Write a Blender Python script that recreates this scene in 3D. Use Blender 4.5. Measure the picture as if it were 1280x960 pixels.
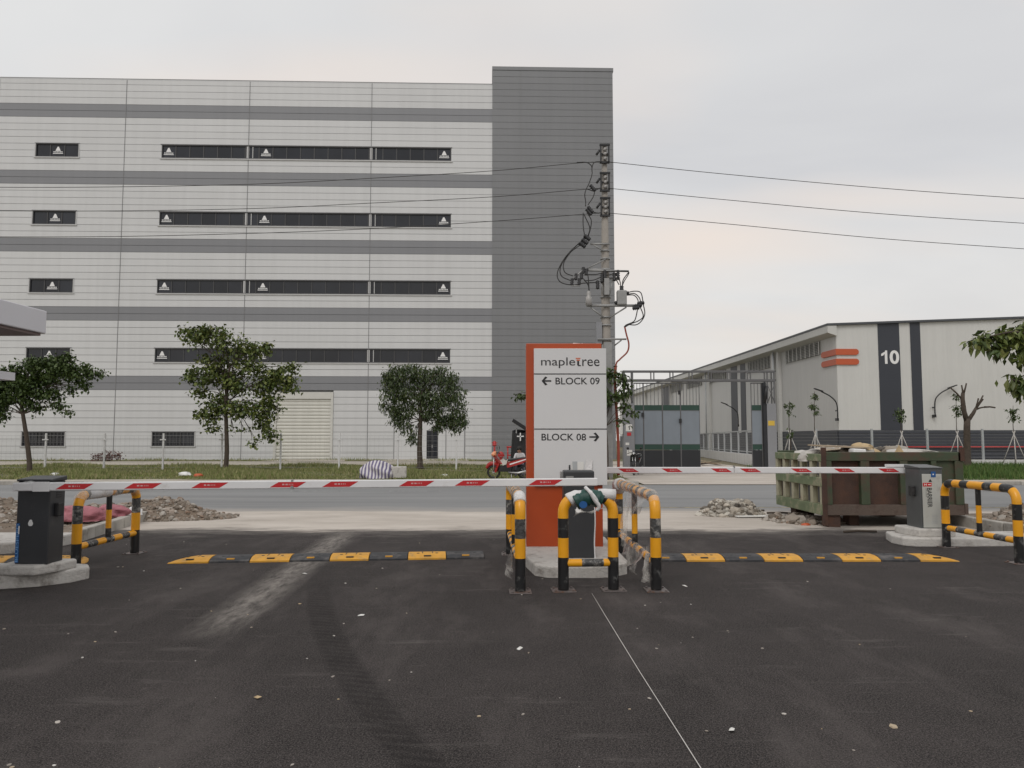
import bpy, bmesh, math, random
import numpy as np
from mathutils import Vector, Matrix
R = math.radians
PI = math.pi
random.seed(7)
for o in list(bpy.data.objects): bpy.data.objects.remove(o)
scn = bpy.context.scene
C = scn.collection

# ------------------------------------------------------------------ camera
PITCH = R(4.17); CAMH = 1.65; FPX = 960.0
cam_data = bpy.data.cameras.new('camera'); cam = bpy.data.objects.new('camera', cam_data); C.objects.link(cam)
cam.location = (0, 0, CAMH); cam.rotation_euler = (R(90) + PITCH, 0, 0)
cam_data.sensor_width = 36; cam_data.lens = 27.0; cam_data.clip_start = .05; cam_data.clip_end = 3000
scn.camera = cam
scn.view_settings.view_transform = 'Standard'; scn.view_settings.look = 'None'
scn.view_settings.exposure = 0.0; scn.view_settings.gamma = 1; scn.view_settings.use_curve_mapping = False

# ------------------------------------------------------------------ world: overcast sky over a Nishita base
SUN_EL, SUN_AZ = 48, 200            # azimuth clockwise from +Y: behind the camera, a little to the left
w = bpy.data.worlds.new('World'); scn.world = w; w.use_nodes = True
nt = w.node_tree; N = nt.nodes; L = nt.links; N.clear()
def nn(tree, t, **kw):
    n = tree.nodes.new(t)
    for k, v in kw.items(): setattr(n, k, v)
    return n
wout = nn(nt, 'ShaderNodeOutputWorld')
sky = nn(nt, 'ShaderNodeTexSky', sky_type='NISHITA', sun_disc=False, sun_elevation=R(SUN_EL), sun_rotation=R(SUN_AZ))
b1 = nn(nt, 'ShaderNodeBackground'); b1.inputs['Strength'].default_value = .1
L.new(sky.outputs[0], b1.inputs['Color'])
tc = nn(nt, 'ShaderNodeTexCoord'); sep = nn(nt, 'ShaderNodeSeparateXYZ'); L.new(tc.outputs['Generated'], sep.inputs[0])
# clouds: project the direction on a flat layer so that they stretch towards the horizon
def math_(tree, op, a, b=None, c=None, clamp=False):
    n = nn(tree, 'ShaderNodeMath', operation=op, use_clamp=clamp)
    for i, v in enumerate((a, b, c)):
        if v is None: continue
        if isinstance(v, (int, float)): n.inputs[i].default_value = v
        else: tree.links.new(v, n.inputs[i])
    return n.outputs[0]
zz = math_(nt, 'ADD', math_(nt, 'MAXIMUM', sep.outputs[2], 0.0), .22)
cx = math_(nt, 'DIVIDE', sep.outputs[0], zz); cy = math_(nt, 'DIVIDE', sep.outputs[1], zz)
cmb = nn(nt, 'ShaderNodeCombineXYZ'); L.new(cx, cmb.inputs[0]); L.new(cy, cmb.inputs[1])
mp = nn(nt, 'ShaderNodeMapping'); mp.inputs['Scale'].default_value = (.5, .9, 1); mp.inputs['Rotation'].default_value = (0, 0, R(-22)); L.new(cmb.outputs[0], mp.inputs[0])
no = nn(nt, 'ShaderNodeTexNoise'); no.inputs['Scale'].default_value = 1.3; no.inputs['Detail'].default_value = 5; no.inputs['Roughness'].default_value = .5; no.inputs['Distortion'].default_value = .4
L.new(mp.outputs[0], no.inputs['Vector'])
cr = nn(nt, 'ShaderNodeValToRGB'); e = cr.color_ramp
e.elements[0].position = .3; e.elements[0].color = (.66, .66, .672, 1)
e.elements[1].position = .72; e.elements[1].color = (.86, .858, .845, 1)
L.new(no.outputs['Fac'], cr.inputs[0])
# thin warm layer seen low through the cloud: bands of a second noise
mp2 = nn(nt, 'ShaderNodeMapping'); mp2.inputs['Scale'].default_value = (.33, .75, 1); mp2.inputs['Location'].default_value = (1.15, .42, 0); mp2.inputs['Rotation'].default_value = (0, 0, R(12)); L.new(cmb.outputs[0], mp2.inputs[0])
no2 = nn(nt, 'ShaderNodeTexNoise'); no2.inputs['Scale'].default_value = 1.6; no2.inputs['Detail'].default_value = 3; L.new(mp2.outputs[0], no2.inputs['Vector'])
mr = nn(nt, 'ShaderNodeMapRange'); mr.inputs['From Min'].default_value = .50; mr.inputs['From Max'].default_value = .74; L.new(no2.outputs['Fac'], mr.inputs['Value'])
warm = nn(nt, 'ShaderNodeMix', data_type='RGBA'); warm.inputs['B'].default_value = (.93, .80, .70, 1)
L.new(mr.outputs[0], warm.inputs['Factor']); L.new(cr.outputs[0], warm.inputs['A'])
hz = nn(nt, 'ShaderNodeMapRange'); hz.inputs['From Min'].default_value = .0; hz.inputs['From Max'].default_value = .30; hz.inputs['To Min'].default_value = .75; hz.inputs['To Max'].default_value = 0; L.new(sep.outputs[2], hz.inputs['Value'])
hmix = nn(nt, 'ShaderNodeMix', data_type='RGBA'); hmix.inputs['B'].default_value = (.76, .72, .675, 1)
L.new(hz.outputs[0], hmix.inputs['Factor']); L.new(warm.outputs['Result'], hmix.inputs['A'])
b2 = nn(nt, 'ShaderNodeBackground'); b2.inputs['Strength'].default_value = 1.0; L.new(hmix.outputs['Result'], b2.inputs['Color'])
ms = nn(nt, 'ShaderNodeMixShader'); ms.inputs[0].default_value = .94
L.new(b1.outputs[0], ms.inputs[1]); L.new(b2.outputs[0], ms.inputs[2]); L.new(ms.outputs[0], wout.inputs['Surface'])
sd = bpy.data.lights.new('sun', 'SUN'); sd.energy = .95; sd.angle = R(28); sd.color = (1, .965, .92)
sun = bpy.data.objects.new('sun', sd); C.objects.link(sun)
az, el = R(SUN_AZ), R(SUN_EL)
tosun = Vector((math.sin(az) * math.cos(el), math.cos(az) * math.cos(el), math.sin(el)))
sun.rotation_euler = tosun.to_track_quat('Z', 'Y').to_euler(); sun.location = (0, -20, 40)

# ------------------------------------------------------------------ helpers
def at(px, py, Y):
    """a point of the place seen at photograph pixel (px, py), Y metres ahead"""
    u = (px - 640) / FPX; v = (480 - py) / FPX; c, s = math.cos(PITCH), math.sin(PITCH)
    k = Y / (c - s * v)
    return Vector((u * k, Y, CAMH + (s + c * v) * k))

MATS = {}
def mat(name, col, rough=.6, var=.12, scale=2.0, bump=0., bscale=60., metal=0., spec=.5, rnd=0., streak=0., dirt=None, dscale=1.2, dlo=.52, dhi=.68, island=None, rvar=0.):
    m = bpy.data.materials.new(name); m.use_nodes = True; t = m.node_tree; p = t.nodes['Principled BSDF']
    geo = nn(t, 'ShaderNodeNewGeometry'); pos = geo.outputs['Position']
    n1 = nn(t, 'ShaderNodeTexNoise'); n1.inputs['Scale'].default_value = scale; n1.inputs['Detail'].default_value = 6; n1.inputs['Roughness'].default_value = .6
    t.links.new(pos, n1.inputs['Vector'])
    f = nn(t, 'ShaderNodeMapRange'); f.inputs['From Min'].default_value = .25; f.inputs['From Max'].default_value = .75
    f.inputs['To Min'].default_value = 1 - var; f.inputs['To Max'].default_value = 1 + var; t.links.new(n1.outputs['Fac'], f.inputs['Value'])
    fac = f.outputs[0]
    if rnd:
        oi = nn(t, 'ShaderNodeObjectInfo'); fac = math_(t, 'MULTIPLY', fac, math_(t, 'MULTIPLY_ADD', oi.outputs['Random'], 2 * rnd, 1 - rnd))
    if streak:
        mpn = nn(t, 'ShaderNodeMapping'); mpn.inputs['Scale'].default_value = (2.2, 2.2, .09); t.links.new(pos, mpn.inputs[0])
        n3 = nn(t, 'ShaderNodeTexNoise'); n3.inputs['Scale'].default_value = 1.; n3.inputs['Detail'].default_value = 5; t.links.new(mpn.outputs[0], n3.inputs['Vector'])
        g = nn(t, 'ShaderNodeMapRange'); g.inputs['From Min'].default_value = .35; g.inputs['From Max'].default_value = .7; g.inputs['To Min'].default_value = 1; g.inputs['To Max'].default_value = 1 - streak
        t.links.new(n3.outputs['Fac'], g.inputs['Value']); fac = math_(t, 'MULTIPLY', fac, g.outputs[0])
    base = nn(t, 'ShaderNodeRGB'); base.outputs[0].default_value = (*col, 1); bc = base.outputs[0]
    if island:
        ramp = nn(t, 'ShaderNodeValToRGB'); el_ = ramp.color_ramp.elements
        el_[0].color = (*island[0], 1); el_[1].color = (*island[-1], 1)
        for i, c_ in enumerate(island[1:-1]):
            x = el_.new((i + 1) / (len(island) - 1)); x.color = (*c_, 1)
        t.links.new(geo.outputs['Random Per Island'], ramp.inputs[0]); bc = ramp.outputs[0]
    sc = nn(t, 'ShaderNodeVectorMath', operation='SCALE'); t.links.new(bc, sc.inputs[0]); t.links.new(fac, sc.inputs['Scale'])
    colr = sc.outputs[0]
    if dirt:
        n2 = nn(t, 'ShaderNodeTexNoise'); n2.inputs['Scale'].default_value = dscale; n2.inputs['Detail'].default_value = 8; n2.inputs['Roughness'].default_value = .65; t.links.new(pos, n2.inputs['Vector'])
        d = nn(t, 'ShaderNodeMapRange'); d.inputs['From Min'].default_value = dlo; d.inputs['From Max'].default_value = dhi; t.links.new(n2.outputs['Fac'], d.inputs['Value'])
        mx = nn(t, 'ShaderNodeMix', data_type='RGBA'); mx.inputs['B'].default_value = (*dirt, 1); t.links.new(d.outputs[0], mx.inputs['Factor']); t.links.new(colr, mx.inputs['A']); colr = mx.outputs['Result']
    t.links.new(colr, p.inputs['Base Color'])
    p.inputs['Roughness'].default_value = rough; p.inputs['Metallic'].default_value = metal; p.inputs['Specular IOR Level'].default_value = spec
    if rvar: t.links.new(math_(t, 'MULTIPLY_ADD', n1.outputs['Fac'], rvar, rough - rvar / 2, True), p.inputs['Roughness'])
    if bump:
        nb = nn(t, 'ShaderNodeTexNoise'); nb.inputs['Scale'].default_value = bscale; nb.inputs['Detail'].default_value = 5; t.links.new(pos, nb.inputs['Vector'])
        bp = nn(t, 'ShaderNodeBump'); bp.inputs['Strength'].default_value = bump; bp.inputs['Distance'].default_value = .02; t.links.new(nb.outputs['Fac'], bp.inputs['Height']); t.links.new(bp.outputs[0], p.inputs['Normal'])
    MATS[name] = m
    return m

class MB:
    """collects faces; build() links them as ONE mesh object"""
    def __init__(s): s.v = []; s.f = []; s.m = []; s.sm = []
    def add(s, vs, fs, mi=0, smooth=False, M=None):
        o = len(s.v)
        for p in vs:
            p = Vector(p); s.v.append(tuple(M @ p if M else p))
        for q in fs: s.f.append(tuple(i + o for i in q)); s.m.append(mi); s.sm.append(smooth)
        return s
    def box(s, x0, x1, y0, y1, z0, z1, mi=0, M=None):
        return s.add([(x0,y0,z0),(x1,y0,z0),(x1,y1,z0),(x0,y1,z0),(x0,y0,z1),(x1,y0,z1),(x1,y1,z1),(x0,y1,z1)],
              [(0,3,2,1),(4,5,6,7),(0,1,5,4),(1,2,6,5),(2,3,7,6),(3,0,4,7)], mi, False, M)
    def prism(s, poly, z0, z1, mi=0, M=None):
        n = len(poly)
        vs = [(x, y, z0) for x, y in poly] + [(x, y, z1) for x, y in poly]
        fs = [tuple(reversed(range(n))), tuple(range(n, 2*n))] + [(i, (i+1) % n, n + (i+1) % n, n + i) for i in range(n)]
        return s.add(vs, fs, mi, False, M)
    def tube(s, pts, r, n=10, mi=0, cap=True, M=None, matf=None):
        pts = [Vector(p) for p in pts]; k = len(pts)
        rs = r if isinstance(r, (list, tuple)) else [r] * k
        tang = []
        for i in range(k):
            a = pts[max(i-1, 0)]; b = pts[min(i+1, k-1)]; d = b - a
            tang.append(d.normalized() if d.length > 1e-9 else Vector((0,0,1)))
        ref = Vector((1,0,0)) if abs(tang[0].x) < .8 else Vector((0,1,0))
        u = (ref - tang[0] * ref.dot(tang[0])).normalized(); o = len(s.v)
        for i in range(k):
            u = u - tang[i] * u.dot(tang[i]); u.normalize(); vv = tang[i].cross(u)
            for j in range(n):
                a = 2 * PI * j / n; p = pts[i] + (u * math.cos(a) + vv * math.sin(a)) * rs[i]
                s.v.append(tuple(M @ p if M else p))
        arc = 0
        for i in range(k - 1):
            ln = (pts[i+1] - pts[i]).length; mm = matf(arc + ln / 2) if matf else mi; arc += ln
            for j in range(n):
                s.f.append((o+i*n+j, o+i*n+(j+1)%n, o+(i+1)*n+(j+1)%n, o+(i+1)*n+j)); s.m.append(mm); s.sm.append(True)
        if cap:
            s.f.append(tuple(o + j for j in reversed(range(n)))); s.m.append(matf(0) if matf else mi); s.sm.append(False)
            s.f.append(tuple(o + (k-1)*n + j for j in range(n))); s.m.append(matf(arc) if matf else mi); s.sm.append(False)
        return s
    def lathe(s, prof, n=14, mi=0, M=None):
        o = len(s.v); k = len(prof)
        for r, z in prof:
            for j in range(n):
                a = 2*PI*j/n; p = Vector((r*math.cos(a), r*math.sin(a), z)); s.v.append(tuple(M @ p if M else p))
        for i in range(k-1):
            for j in range(n): s.f.append((o+i*n+j, o+i*n+(j+1)%n, o+(i+1)*n+(j+1)%n, o+(i+1)*n+j)); s.m.append(mi); s.sm.append(True)
        s.f.append(tuple(o+j for j in reversed(range(n)))); s.m.append(mi); s.sm.append(False)
        s.f.append(tuple(o+(k-1)*n+j for j in range(n))); s.m.append(mi); s.sm.append(False)
        return s
    def rock(s, c, r, mi=0, flat=.75, rng=random):
        t = (1 + 5 ** .5) / 2
        vs = [(-1,t,0),(1,t,0),(-1,-t,0),(1,-t,0),(0,-1,t),(0,1,t),(0,-1,-t),(0,1,-t),(t,0,-1),(t,0,1),(-t,0,-1),(-t,0,1)]
        fs = [(0,11,5),(0,5,1),(0,1,7),(0,7,10),(0,10,11),(1,5,9),(5,11,4),(11,10,2),(10,7,6),(7,1,8),(3,9,4),(3,4,2),(3,2,6),(3,6,8),(3,8,9),(4,9,5),(2,4,11),(6,2,10),(8,6,7),(9,8,1)]
        sx, sy, sz = (rng.uniform(.6, 1.25) for _ in range(3)); q = Matrix.Rotation(rng.uniform(0, 6.28), 3, Vector((rng.random()-.5, rng.random()-.5, rng.random()-.4)))
        out = []
        for p in vs:
            p = Vector(p) / 1.9 * rng.uniform(.78, 1.15); p = Vector((p.x*sx, p.y*sy, p.z*sz)); p = q @ p; p.z *= flat
            out.append(Vector(c) + p * r)
        return s.add(out, fs, mi)
    def mesh(s, name, mats):
        me = bpy.data.meshes.new(name); me.from_pydata(s.v, [], s.f)
        for m in (mats if isinstance(mats, (list, tuple)) else [mats]): me.materials.append(m)
        me.polygons.foreach_set('material_index', s.m); me.polygons.foreach_set('use_smooth', s.sm); me.update()
        return me
    def build(s, name, mats, parent=None, loc=None):
        return link(name, s.mesh(name, mats), parent, loc)
def link(name, me, parent=None, loc=None):
    o = bpy.data.objects.new(name, me); C.objects.link(o)
    if parent: o.parent = parent
    if loc is not None: o.location = loc
    return o
def tag(o, label, cat, group=None, kind=None):
    o['label'] = label; o['category'] = cat
    if group: o['group'] = group
    if kind: o['kind'] = kind
    return o
def struct(o): o['kind'] = 'structure'; return o
def stuff(o): o['kind'] = 'stuff'; return o
def thing(name, label, cat, loc=(0,0,0), rz=0, group=None):
    o = bpy.data.objects.new(name, None); C.objects.link(o); o.location = loc; o.rotation_euler = (0, 0, rz); o.empty_display_size = .2
    return tag(o, label, cat, group)
def copy_tree(o, parent=None):
    c = o.copy(); C.objects.link(c); c.parent = parent
    for ch in o.children: copy_tree(ch, c)
    return c
def bev(o, wd, seg=2):
    b = o.modifiers.new('bevel', 'BEVEL'); b.width = wd; b.segments = seg; b.limit_method = 'ANGLE'; b.angle_limit = R(40); return o
def text(name, body, x0, x1, z0, z1, y, m, parent, rot=0, extr=.004, bold=0.):
    """flat lettering in the plane y, facing -Y, fitted to a rectangle"""
    cu = bpy.data.curves.new(name, 'FONT'); cu.body = body; cu.size = 1; cu.offset = bold; cu.resolution_u = 4
    ob = bpy.data.objects.new('tmp', cu); C.objects.link(ob)
    me = bpy.data.meshes.new_from_object(ob.evaluated_get(bpy.context.evaluated_depsgraph_get())); bpy.data.objects.remove(ob)
    vs = [v.co.copy() for v in me.vertices]; fs = [tuple(p.vertices) for p in me.polygons]; bpy.data.meshes.remove(me)
    if rot: vs = [Vector((v.y*rot, -v.x*rot, 0)) for v in vs]
    ax, bx_ = min(v.x for v in vs), max(v.x for v in vs); ay, by = min(v.y for v in vs), max(v.y for v in vs)
    P = [(x0 + (v.x-ax)/(bx_-ax)*(x1-x0), y, z0 + (v.y-ay)/(by-ay)*(z1-z0)) for v in vs]
    return MB().add(P, fs).build(name, m, parent)
def arc_pts(c, r, a0, a1, n, ax='xz'):
    out = []
    for i in range(n + 1):
        a = a0 + (a1 - a0) * i / n; p = [c[0], c[1], c[2]]
        k = {'x': 0, 'y': 1, 'z': 2}; p[k[ax[0]]] += r * math.cos(a); p[k[ax[1]]] += r * math.sin(a); out.append(tuple(p))
    return out
def bez(ps, n=14):
    """Catmull-Rom through points"""
    ps = [Vector(p) for p in ps]; q = [ps[0]*2 - ps[1]] + ps + [ps[-1]*2 - ps[-2]]; out = []
    for i in range(1, len(q) - 2):
        for k in range(n):
            t = k / n; a, b, c_, d = q[i-1:i+3]
            out.append(.5 * ((2*b) + (c_-a)*t + (2*a-5*b+4*c_-d)*t*t + (-a+3*b-3*c_+d)*t**3))
    out.append(ps[-1]); return out

# ------------------------------------------------------------------ materials
mat('clad_white', (.615,.622,.628), .55, .03, .12, rnd=.016, streak=.05)
mat('clad_band', (.225,.23,.245), .5, .03, .2, rnd=.02, streak=.04)
mat('clad_tower', (.205,.21,.22), .5, .03, .2, rnd=.02, streak=.05)
mat('joint', (.24,.24,.24), .8, .05)
mat('seam_trim', (.21,.21,.215), .6, .05)
mat('cream_shutter', (.60,.595,.545), .5, .04, .6, streak=.08)
mat('cream_frame', (.58,.575,.54), .5, .04)
mat('dark_frame', (.05,.05,.053), .5, .05)
mat('light_frame', (.5,.5,.5), .5, .05)
mat('glass', (.018,.02,.026), .12, .3, .5, spec=.5, rnd=.35)
mat('sticker_white', (.8,.8,.8), .5, .02)
mat('louvre_back', (.26,.26,.255), .6, .08)
mat('grille', (.10,.10,.105), .5, .1)
mat('roof_grey', (.07,.075,.085), .5, .06)
mat('ware_white', (.60,.60,.58), .5, .04, .3, streak=.06)
mat('ware_dark', (.038,.043,.056), .5, .06, .5)
mat('wainscot', (.05,.055,.068), .5, .06, .5, rnd=.05)
mat('orange_red', (.52,.10,.035), .45, .05)
mat('sign_orange', (.42,.062,.012), .42, .07, 1.5, bump=.03, bscale=8)
mat('sign_white', (.66,.66,.665), .35, .02, 1., rvar=.1)
mat('ink', (.012,.012,.014), .5, .05)
mat('ink_orange', (.65,.12,.03), .5, .05)
mat('cabinet_dark', (.035,.037,.041), .42, .15, 3, bump=.04, bscale=220, dirt=(.10,.095,.085), dscale=3, dlo=.62, dhi=.85)
mat('cabinet_grey', (.075,.08,.082), .42, .1, 3, bump=.04, bscale=220)
mat('cabinet_panel', (.46,.47,.44), .4, .05, 3, dirt=(.32,.31,.28), dscale=5, dlo=.6, dhi=.8)
mat('blue', (.012,.09,.28), .4, .1, 9)
mat('blue_light', (.22,.45,.78), .4, .1)
mat('red_sticker', (.52,.02,.025), .35, .08, 12)
mat('pale_print', (.62,.35,.35), .5, .05)
mat('boom_white', (.74,.74,.75), .35, .04, 4, dirt=(.55,.53,.50), dscale=6, dlo=.6, dhi=.8)
mat('aluminium', (.5,.5,.5), .35, .1, metal=.8)
mat('rubber_black', (.018,.018,.019), .55, .25, 8, bump=.15, bscale=90, dirt=(.09,.085,.08), dscale=6, dlo=.55, dhi=.8)
mat('hump_black', (.035,.036,.04), .7, .25, 8, bump=.25, bscale=120, dirt=(.14,.13,.125), dscale=5, dlo=.5, dhi=.75)
mat('hump_yellow', (.66,.33,.035), .6, .14, 6, bump=.2, bscale=120, dirt=(.32,.22,.10), dscale=7, dlo=.5, dhi=.78)
mat('pipe_yellow', (.80,.36,.012), .32, .06, 7, dirt=(.55,.36,.16), dscale=9, dlo=.62, dhi=.8)
mat('pipe_black', (.014,.014,.015), .33, .3, 7, dirt=(.16,.16,.155), dscale=8, dlo=.55, dhi=.7)
mat('pipe_film', (.055,.055,.055), .25, .5, 14, bump=.5, bscale=30, dirt=(.34,.325,.30), dscale=12, dlo=.52, dhi=.66)
mat('steel_plate', (.16,.14,.135), .5, .25, 10, metal=.5, dirt=(.20,.10,.06), dscale=8)
mat('plinth', (.54,.52,.49), .85, .16, 5, bump=.6, bscale=35, dirt=(.24,.22,.20), dscale=5, dlo=.5, dhi=.70)
mat('kerb', (.40,.38,.345), .9, .14, 4, bump=.3, bscale=40, rnd=.10, dirt=(.24,.22,.19), dscale=3)
mat('soil', (.185,.145,.11), .95, .3, 3, bump=.8, bscale=14, dirt=(.27,.24,.20), dscale=4)
mat('rubble', (.30,.26,.22), .9, .2, 6, bump=.3, bscale=30, island=[(.14,.115,.09),(.22,.18,.145),(.33,.29,.25),(.23,.16,.115),(.40,.37,.33),(.18,.15,.12)])
mat('pale_rubble', (.5,.47,.42), .9, .15, 8, bump=.3, bscale=40, island=[(.07,.06,.05),(.33,.29,.24),(.50,.455,.39),(.16,.135,.11),(.56,.53,.47),(.11,.095,.08)])
mat('pink_sack', (.36,.125,.15), .6, .3, 9, bump=1.0, bscale=16)
mat('pale_sack', (.50,.48,.45), .7, .15, 8, bump=.5, bscale=20)
mat('tan_sack', (.48,.36,.21), .8, .15, 6, bump=.5, bscale=18)
mat('board', (.34,.27,.19), .8, .2, 5, bump=.2, bscale=30)
mat('rust_rail', (.11,.082,.066), .85, .35, 4, bump=.3, bscale=40, dirt=(.07,.045,.035), dscale=4, dlo=.48, dhi=.66)
mat('rust', (.062,.034,.025), .85, .35, 3, bump=.3, bscale=40, dirt=(.10,.045,.026), dscale=2.5, dlo=.48, dhi=.7)
mat('skip_green', (.05,.068,.036), .65, .2, 3, bump=.15, bscale=50, dirt=(.085,.05,.034), dscale=3.2, dlo=.44, dhi=.62)
mat('skip_rail', (.145,.18,.10), .75, .25, 4, bump=.2, bscale=50, dirt=(.30,.27,.19), dscale=4, dlo=.5, dhi=.68)
mat('skip_pale', (.34,.325,.235), .75, .25, 4, bump=.2, bscale=50, dirt=(.19,.11,.065), dscale=3.5, dlo=.55, dhi=.72)
mat('grass', (.08,.11,.03), .8, .2, 1, island=[(.09,.135,.03),(.16,.20,.05),(.23,.235,.085),(.36,.31,.17),(.13,.175,.04),(.28,.26,.12)])
mat('lush_grass', (.06,.12,.02), .8, .2, 1, island=[(.035,.085,.015),(.06,.125,.02),(.09,.15,.03),(.12,.15,.045)])
mat('turf', (.13,.125,.06), .95, .35, .8, bump=.5, bscale=9, dirt=(.27,.225,.155), dscale=.9)
mat('bark', (.075,.058,.045), .95, .3, 6, bump=.8, bscale=22)
mat('leaf_light', (.09,.13,.03), .5, .2, .9, island=[(.06,.09,.018),(.11,.145,.028),(.16,.19,.045),(.08,.115,.022),(.045,.075,.018),(.20,.21,.06)])
mat('leaf_dark', (.05,.08,.025), .42, .12, 1.2, island=[(.03,.055,.018),(.05,.08,.025),(.075,.105,.035),(.045,.07,.022),(.10,.12,.03)])
mat('leaf_mid', (.05,.085,.02), .5, .12, 1.2, island=[(.03,.055,.012),(.05,.085,.018),(.075,.11,.025),(.04,.07,.016)])
mat('leaf_brown', (.13,.06,.05), .8, .2, 2, island=[(.10,.045,.04),(.16,.09,.07),(.12,.06,.06),(.08,.05,.03)])
mat('post_white', (.70,.70,.70), .5, .08, 3, streak=.15)
mat('post_grey', (.40,.42,.43), .5, .08, 3)
mat('wire', (.30,.30,.30), .5, .1)
mat('red_paint', (.42,.025,.025), .4, .1, 5)
mat('conc_pole', (.33,.305,.275), .9, .12, 2, bump=.25, bscale=30, streak=.12)
mat('galv', (.30,.30,.295), .5, .15, 5, metal=.4)
mat('insul_black', (.02,.02,.022), .4, .15)
mat('insul_grey', (.34,.33,.32), .35, .15, 6)
mat('cable', (.022,.021,.021), .5, .1)
mat('conduit', (.26,.045,.022), .5, .1, 3)
mat('gate_grey', (.215,.245,.28), .5, .06, 1.5, streak=.1, rnd=.03)
mat('gate_pillar', (.24,.245,.26), .5, .06, 2)
mat('gate_green', (.018,.055,.04), .5, .1, 2)
mat('gate_dark', (.017,.019,.023), .5, .15, 2)
mat('gate_steel', (.13,.13,.135), .5, .1, 3)
mat('yellow_label', (.62,.42,.06), .5, .1)
mat('paper', (.72,.71,.68), .6, .05)
mat('bike_red', (.33,.018,.015), .25, .1, 8)
mat('bike_orange', (.75,.30,.15), .3, .1, 8)
mat('bike_black', (.013,.013,.014), .4, .2)
mat('tarp_black', (.012,.012,.014), .55, .3, 2, bump=.4, bscale=6)
mat('skin', (.36,.20,.14), .6, .05); mat('hair', (.015,.012,.01), .6, .1)
mat('shirt', (.55,.54,.55), .8, .08, 10); mat('trousers', (.05,.05,.07), .8, .1)
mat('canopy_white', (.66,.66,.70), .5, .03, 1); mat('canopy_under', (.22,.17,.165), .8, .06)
mat('cloth_white', (.66,.65,.65), .6, .08, 10, bump=.3, bscale=30); mat('cloth_green', (.012,.06,.05), .5, .25, 14, bump=.3, bscale=30)
mat('chalk', (.62,.60,.57), .9, .1); mat('litter', (.5,.48,.45), .8, .2, island=[(.62,.60,.57),(.42,.38,.34),(.30,.27,.24),(.55,.42,.25)])
mat('marking', (.42,.42,.41), .85, .2, 5, dirt=(.17,.17,.17), dscale=4, dlo=.42, dhi=.6)
mat('yellow_line', (.46,.38,.20), .85, .2, 5, dirt=(.2,.19,.18), dscale=4, dlo=.42, dhi=.6)
def mat_film():
    m = bpy.data.materials.new('film'); m.use_nodes = True; t = m.node_tree; p = t.nodes['Principled BSDF']
    p.inputs['Base Color'].default_value = (.72,.69,.65,1); p.inputs['Roughness'].default_value = .25
    tr = nn(t, 'ShaderNodeBsdfTransparent'); mx = nn(t, 'ShaderNodeMixShader'); geo = nn(t, 'ShaderNodeNewGeometry')
    n = nn(t, 'ShaderNodeTexNoise'); n.inputs['Scale'].default_value = 7; n.inputs['Detail'].default_value = 3; t.links.new(geo.outputs['Position'], n.inputs['Vector'])
    r = nn(t, 'ShaderNodeMapRange'); r.inputs['From Min'].default_value = .38; r.inputs['From Max'].default_value = .68; r.inputs['To Min'].default_value = .10; r.inputs['To Max'].default_value = .55; t.links.new(n.outputs['Fac'], r.inputs['Value'])
    bp = nn(t, 'ShaderNodeBump'); bp.inputs['Strength'].default_value = .6; bp.inputs['Distance'].default_value = .02; t.links.new(n.outputs['Fac'], bp.inputs['Height']); t.links.new(bp.outputs[0], p.inputs['Normal'])
    t.links.new(r.outputs[0], mx.inputs[0]); t.links.new(tr.outputs[0], mx.inputs[1]); t.links.new(p.outputs[0], mx.inputs[2]); t.links.new(mx.outputs[0], t.nodes['Material Output'].inputs['Surface'])
    MATS['film'] = m
mat_film()
def mat_mesh():
    """welded mesh wire of a see-through fence panel is real wire; this is the dusty green film behind some panels"""
def mat_stripes():
    m = mat('striped_tarp', (.55,.55,.58), .6, .08, 6, bump=.3, bscale=18); t = m.node_tree; p = t.nodes['Principled BSDF']
    geo = nn(t, 'ShaderNodeNewGeometry'); wv = nn(t, 'ShaderNodeTexWave', wave_type='BANDS', bands_direction='X'); wv.inputs['Scale'].default_value = 2.2; wv.inputs['Distortion'].default_value = 2.2; wv.inputs['Detail'].default_value = 1
    t.links.new(geo.outputs['Position'], wv.inputs['Vector']); r = nn(t, 'ShaderNodeValToRGB'); r.color_ramp.interpolation = 'CONSTANT'; e = r.color_ramp.elements
    e[0].color = (.60,.59,.60,1); e[1].position = .62; e[1].color = (.13,.12,.22,1); x = e.new(.35); x.color = (.40,.33,.38,1)
    t.links.new(wv.outputs['Fac'], r.inputs[0]); t.links.new(r.outputs[0], p.inputs['Base Color'])
mat_stripes()

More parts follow.
